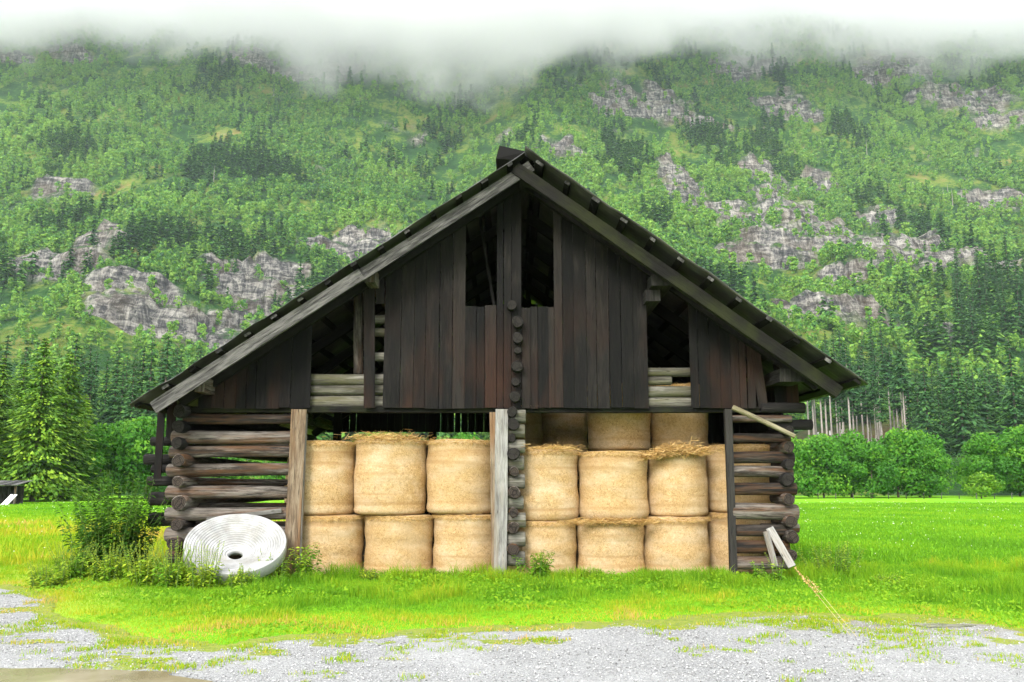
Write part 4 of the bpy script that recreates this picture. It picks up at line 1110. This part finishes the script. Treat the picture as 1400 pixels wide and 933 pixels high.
# ------------------------------------------------------------------ plants
def weed(name, base, H, spread, nst, lsize, mat, label, seed, cat='plant', group=None, seedy=0.0, tone0=.5, step=.035):
    rg = np.random.default_rng(seed); root = empty(name, base, label, cat, group)
    LC = []; D = []; T = []; SZ = []; mb = MB()
    for s in range(nst):
        a = rg.uniform(0, 6.28); b = rg.random() ** .7 * spread; h = H * rg.uniform(.45, 1.05); ln = rg.uniform(.05, .5)
        p0 = np.array([math.cos(a) * b * .55, math.sin(a) * b * .45, 0]); p1 = p0 + np.array([math.cos(a) * ln * h + rg.normal(0, .03), math.sin(a) * ln * h * .7, h])
        pm = (p0 + p1) / 2 - np.array([math.cos(a), math.sin(a), 0]) * ln * h * .12
        mb.log(Vector(p0), Vector(pm), .006, .005, seg=4, wob=0, bend=0); mb.log(Vector(pm), Vector(p1), .005, .002, seg=4, wob=0, bend=0)
        tn = tone0 + rg.normal(0, .12)
        k = 0.12
        while k < 1:
            c = p0 * (1 - k) ** 2 + 2 * k * (1 - k) * pm + p1 * k * k
            for q in range(2 if k < 1 - seedy else 5):
                aa = rg.uniform(0, 6.28)
                if k < 1 - seedy:
                    d = np.array([math.cos(aa), math.sin(aa), rg.uniform(-.3, .35)]); sz = lsize * (1.15 - .6 * k) * rg.uniform(.7, 1.2); t_ = tn + .3 * (k - .5)
                else:
                    d = np.array([math.cos(aa) * .6, math.sin(aa) * .6, rg.uniform(-.4, .8)]); sz = lsize * .22; t_ = .92
                d /= np.linalg.norm(d); LC.append(c); D.append(d); SZ.append(sz); T.append(t_ + rg.normal(0, .08))
            k += step / h * rg.uniform(.7, 1.3)
    C = np.array(LC); D = np.array(D); SZ = np.array(SZ)[:, None]
    sd = np.cross(D, np.array([0, 0, 1.0])) + rg.normal(size=D.shape) * .25; sd /= np.linalg.norm(sd, axis=1)[:, None]
    drop = np.array([0, 0, -1]) * SZ * .25
    P = np.stack([C, C + D * SZ * .5 + sd * SZ * .22, C + D * SZ + drop, C + D * SZ * .5 - sd * SZ * .22], 1).reshape(-1, 3)
    link('leaves', np_mesh('leaves', P, np.arange(len(P)).reshape(-1, 4), tone=np.clip(T, 0, 1)), M[mat], root)
    me = bpy.data.meshes.new('stems'); me.from_pydata([tuple(v) for v in mb.v], [], mb.f); me.update(); link('stems', me, M['stem'], root)
    return root
def gp(px, Y): return ((px - 700) / F * Y * 1.045, Y, 0)
weed('elder_bush', gp(188, 15.9), 1.8, 1.0, 80, .14, 'bush', 'dark green leafy bush growing against the log corner of the barn', 1, 'bush', tone0=.22, step=.036)
weed('weed_plant', gp(436, 14.9), .62, .32, 15, .13, 'weed', 'branching green weed in front of the brown plank post', 2)
weed('weed_plant', gp(727, 14.9), .48, .38, 26, .12, 'weed', 'bushy green weed at the foot of the column of log ends', 3)
weed('weed_bush', gp(1108, 15.3), .62, .75, 60, .085, 'weed', 'straggly yellowish green bush at the log corner beside the open meadow', 4, 'bush', tone0=.62)
weed('weed_plant', gp(1038, 14.75), .45, .12, 4, .10, 'weed', 'slender seeding nettle before the cut log ends, beside the stake', 5, seedy=.35)
weed('weed_plant', gp(1020, 14.8), .34, .25, 14, .09, 'weed', 'low leafy weed under the cut log ends', 6)
GW = 'tall seeding weeds in front of the white roll'
for i, (px, Y_, h_, n_, sdy, lab) in enumerate([
    (140, 15.0, .55, 22, .3, 'clump of seeding weeds in the meadow before the dark bush'),
    (190, 14.8, .55, 30, .3, 'clump of seeding weeds below the dark bush'),
    (235, 14.2, .62, 26, .4, 'tall seeding weeds at the foot of the log corner'),
    (270, 13.9, .62, 22, .4, 'seeding weeds before the rim of the white roll nearest the corner'),
    (310, 13.8, .58, 16, .45, 'seeding nettles rising over the hole of the white roll'),
    (352, 13.85, .30, 22, .2, 'low leafy weeds under the white roll'),
    (392, 14.6, .42, 24, .1, 'broad leafed weeds at the foot of the brown plank post'),
    (110, 14.0, .34, 26, .2, 'low spreading weeds farthest out in the grass'),
    (520, 15.0, .16, 14, 0, 'small leafy weed at the foot of the lower middle bale'),
    (600, 15.1, .15, 14, 0, 'small leafy weed between two lower bales'),
    (800, 15.1, .17, 18, 0, 'broad small weed at the foot of the bale with the ragged top'),
    (905, 15.2, .12, 12, 0, 'tiny weed at the foot of the bale under the straw collar'),
    (1175, 14.2, .16, 20, 0, 'low broad leafed plant in the grass beside the open meadow')]):
    weed('weed_clump', gp(px, Y_), h_ * 1.2, .42 if px < 450 else .3, int(n_ * 1.8), .10, 'weed', lab, 20 + i, group=GW if px < 450 else 'small weeds along the barn', seedy=sdy, tone0=.72)

# two dry grass stalks close to the camera
def stalk(pa, pb, Y0, kind, label, seed):
    a = at(*pa, Y0); b = at(*pb, Y0); root = empty('dry_grass_stalk', (a.x, Y0, a.z), label, 'grass stalk', None)
    a0 = Vector((0, 0, 0)); b0 = b - a; g0 = Vector((-(b0.x) * a.z / b0.z * 1.0, 0, -a.z)) if b0.z else a0
    mb = MB(); mb.log(g0 + Vector((0, 0, 0)), a0, .0026, .0024, seg=5, wob=0, bend=0); mb.log(a0, b0, .0024, .0016, seg=5, wob=0, bend=.0)
    me = bpy.data.meshes.new('stem'); me.from_pydata([tuple(v) for v in mb.v], [], mb.f); me.update(); link('stem', me, M['dry'], root)
    rg = np.random.default_rng(seed); n = 110 if kind == 0 else 90
    t = rg.random(n); 
    if kind == 0:
        C = np.array(b0)[None] * (0.52 + .5 * t[:, None]) + rg.normal(size=(n, 3)) * .007; sz = .011
    else:
        C = np.array(b0)[None] * (0.78 + .26 * t[:, None]) + rg.normal(size=(n, 3)) * np.array([.02, .01, .012]); C[:, 0] -= .05 * (t > .6) * t; sz = .012
    P, Fq_, T = cards(C, sz, rg.random(n), rng=rg, aspect=.4)
    link('seed_head', np_mesh('seed_head', P, Fq_, tone=T), M['strand'], root)
stalk((1162, 868), (1088, 778), 9.6, 0, 'dry grass stalk with a slim spike head, leaning over the grass', 1)
stalk((1172, 872), (1106, 792), 9.5, 1, 'dry grass stalk with a loose drooping panicle head', 2)

# ------------------------------------------------------------------ far small things
sh = empty('small_shed', ((20 - 700) / F * 66 * 1.01, 66, 0), 'small weathered shed under the tall spruces at the meadow edge', 'shed')
mb = MB()
for i in range(14): mb.box((-1.6 + i * .2, .9, 0), (-1.6 + i * .2, .9, 1.35), .185, .03)
mb.build('back_wall', M['dark_log'], sh)
for xx in (-1.6, -.2, 1.3):
    mb = MB(); mb.box((xx, -.6, 0), (xx, -.6, 1.35), .12, .12); mb.build('post', M['log'], sh)
mb = MB(); mb.box((-1.8, -.9, 1.40), (1.6, -.9, 1.40), .06, .12, side=(0, 0, 1)); 
for i in range(16): mb.box((-1.8 + i * .22, -1.0, 1.42), (-1.8 + i * .22, 1.2, 1.75), .21, .03)
mb.build('roof', M['barge'], sh)
mb = MB(); mb.box((-1.6, -.6, .45), (-.2, -.6, .45), .25, .03, side=(0, 0, 1)); mb.box((-.2, -.6, .2), (1.3, -.6, .2), .3, .03, side=(0, 0, 1)); mb.build('rail', M['dark_log'], sh)
for i, (dx, lab) in enumerate([(0, 'white board leaning by the small shed, farther from the barn'), (.28, 'white board leaning by the small shed, nearer the barn')]):
    x_ = (27 - 700) / F * 64 + dx; mb = MB(); mb.box((x_ - .25, 63.2, 0), (x_, 64, .75), .20, .02, side=(1, 0, 0)); o = mb.build('white_board', M['white']); tag(o, lab, 'board', 'white boards by the small shed')
for i in range(15):
    px = 1108 + i * 23.5; Y_ = 88; x_ = (px - 700) / F * Y_ * 1.01
    mb = MB(); mb.box((x_, Y_, 0), (x_ + random.uniform(-.04, .04), Y_, .60), .055, .05); mb.box((x_, Y_ - .04, .50), (x_, Y_ - .04, .58), .08, .03)
    o = mb.build('fence_post', M['barge']); tag(o, 'thin pale fence post at the far edge of the right meadow', 'fence post', 'fence posts along the far meadow edge')
for i, (px, py) in enumerate([(1119, 598), (1135, 595), (1150, 594), (1164, 596), (1187, 592)]):
    x_, y_ = hit(px, py); mb = MB(); z_ = vfun(x_, y_); mb.box((x_, y_, z_ - .2), (x_, y_, z_ + 1.2), .45, .3)
    o = mb.build('marker_stone', M['white']); tag(o, 'tiny white marker on the cleared slope below the bare trunks', 'marker', 'white markers on the cleared slope')
for i, (px, Y_, s_, lab) in enumerate([(1306, 13.9, .06, None)]): pass

# ------------------------------------------------------------------ air and cloud
def vol_box(name, lo, hi, mat, label, cat):
    v = [(x, y, z) for x in (lo[0], hi[0]) for y in (lo[1], hi[1]) for z in (lo[2], hi[2])]
    f = [(0, 1, 3, 2), (4, 6, 7, 5), (0, 4, 5, 1), (2, 3, 7, 6), (0, 2, 6, 4), (1, 5, 7, 3)]
    me = bpy.data.meshes.new(name); me.from_pydata(v, [], f); o = link(name, me, mat); tag(o, label, cat, kind='stuff'); return o
m = bpy.data.materials.new('thin_air'); m.use_nodes = True; n_ = m.node_tree; n_.nodes.clear()
out = n_.nodes.new('ShaderNodeOutputMaterial'); pv = n_.nodes.new('ShaderNodeVolumePrincipled')
pv.inputs['Color'].default_value = (0.78, 0.90, 1.0, 1); pv.inputs['Density'].default_value = 0.00009; pv.inputs['Anisotropy'].default_value = 0.0
n_.links.new(pv.outputs[0], out.inputs['Volume'])
vol_box('haze', (-1520, -320, -1.6), (1520, 1520, 900), m, 'thin bluish air over the valley', 'haze')

m = bpy.data.materials.new('cloud_vapour'); m.use_nodes = True; n_ = m.node_tree; n_.nodes.clear()
out = n_.nodes.new('ShaderNodeOutputMaterial'); pv = n_.nodes.new('ShaderNodeVolumePrincipled'); n_.links.new(pv.outputs[0], out.inputs['Volume'])
pv.inputs['Color'].default_value = (1.0, 1.0, 1.0, 1); pv.inputs['Anisotropy'].default_value = 0.45
tc = n_.nodes.new('ShaderNodeTexCoord'); mp = n_.nodes.new('ShaderNodeMapping'); mp.inputs['Scale'].default_value = (1, 1, 1.5)
n_.links.new(tc.outputs['Object'], mp.inputs[0])
ns = n_.nodes.new('ShaderNodeTexNoise'); ns.inputs['Scale'].default_value = 0.011; ns.inputs['Detail'].default_value = 5; ns.inputs['Roughness'].default_value = .55
n_.links.new(mp.outputs[0], ns.inputs['Vector'])
ns2 = n_.nodes.new('ShaderNodeTexNoise'); ns2.inputs['Scale'].default_value = 0.0032; ns2.inputs['Detail'].default_value = 1
n_.links.new(mp.outputs[0], ns2.inputs['Vector'])
sp = n_.nodes.new('ShaderNodeSeparateXYZ'); n_.links.new(tc.outputs['Object'], sp.inputs[0])
def mth(op, a, b, clamp=False):
    q = n_.nodes.new('ShaderNodeMath'); q.operation = op; q.use_clamp = clamp
    for i, v in enumerate((a, b)):
        if isinstance(v, (int, float)): q.inputs[i].default_value = v
        else: n_.links.new(v, q.inputs[i])
    return q.outputs[0]
CB = 443.0
# height above the cloud base: the base sags in the middle of the valley view
xs_ = mth('DIVIDE', mth('ADD', sp.outputs[0], 70.0), 260.0)
sag = mth('MULTIPLY', mth('SUBTRACT', 1.0, mth('MULTIPLY', xs_, xs_), True), 68.0)
hh = mth('DIVIDE', mth('ADD', mth('SUBTRACT', sp.outputs[2], CB), sag), 60.0)
dd = mth('ADD', hh, mth('MULTIPLY', mth('SUBTRACT', ns.outputs['Fac'], 0.5), 4.2))
dd = mth('ADD', dd, mth('MULTIPLY', mth('SUBTRACT', ns2.outputs['Fac'], 0.5), 1.6))
n_.links.new(mth('MULTIPLY', mth('MULTIPLY', dd, 1.1, True), 0.022), pv.inputs['Density'])
vol_box('cloud', (-800, 620, 300), (800, 1190, 600), m, 'low white cloud bank hiding the mountain top', 'cloud')
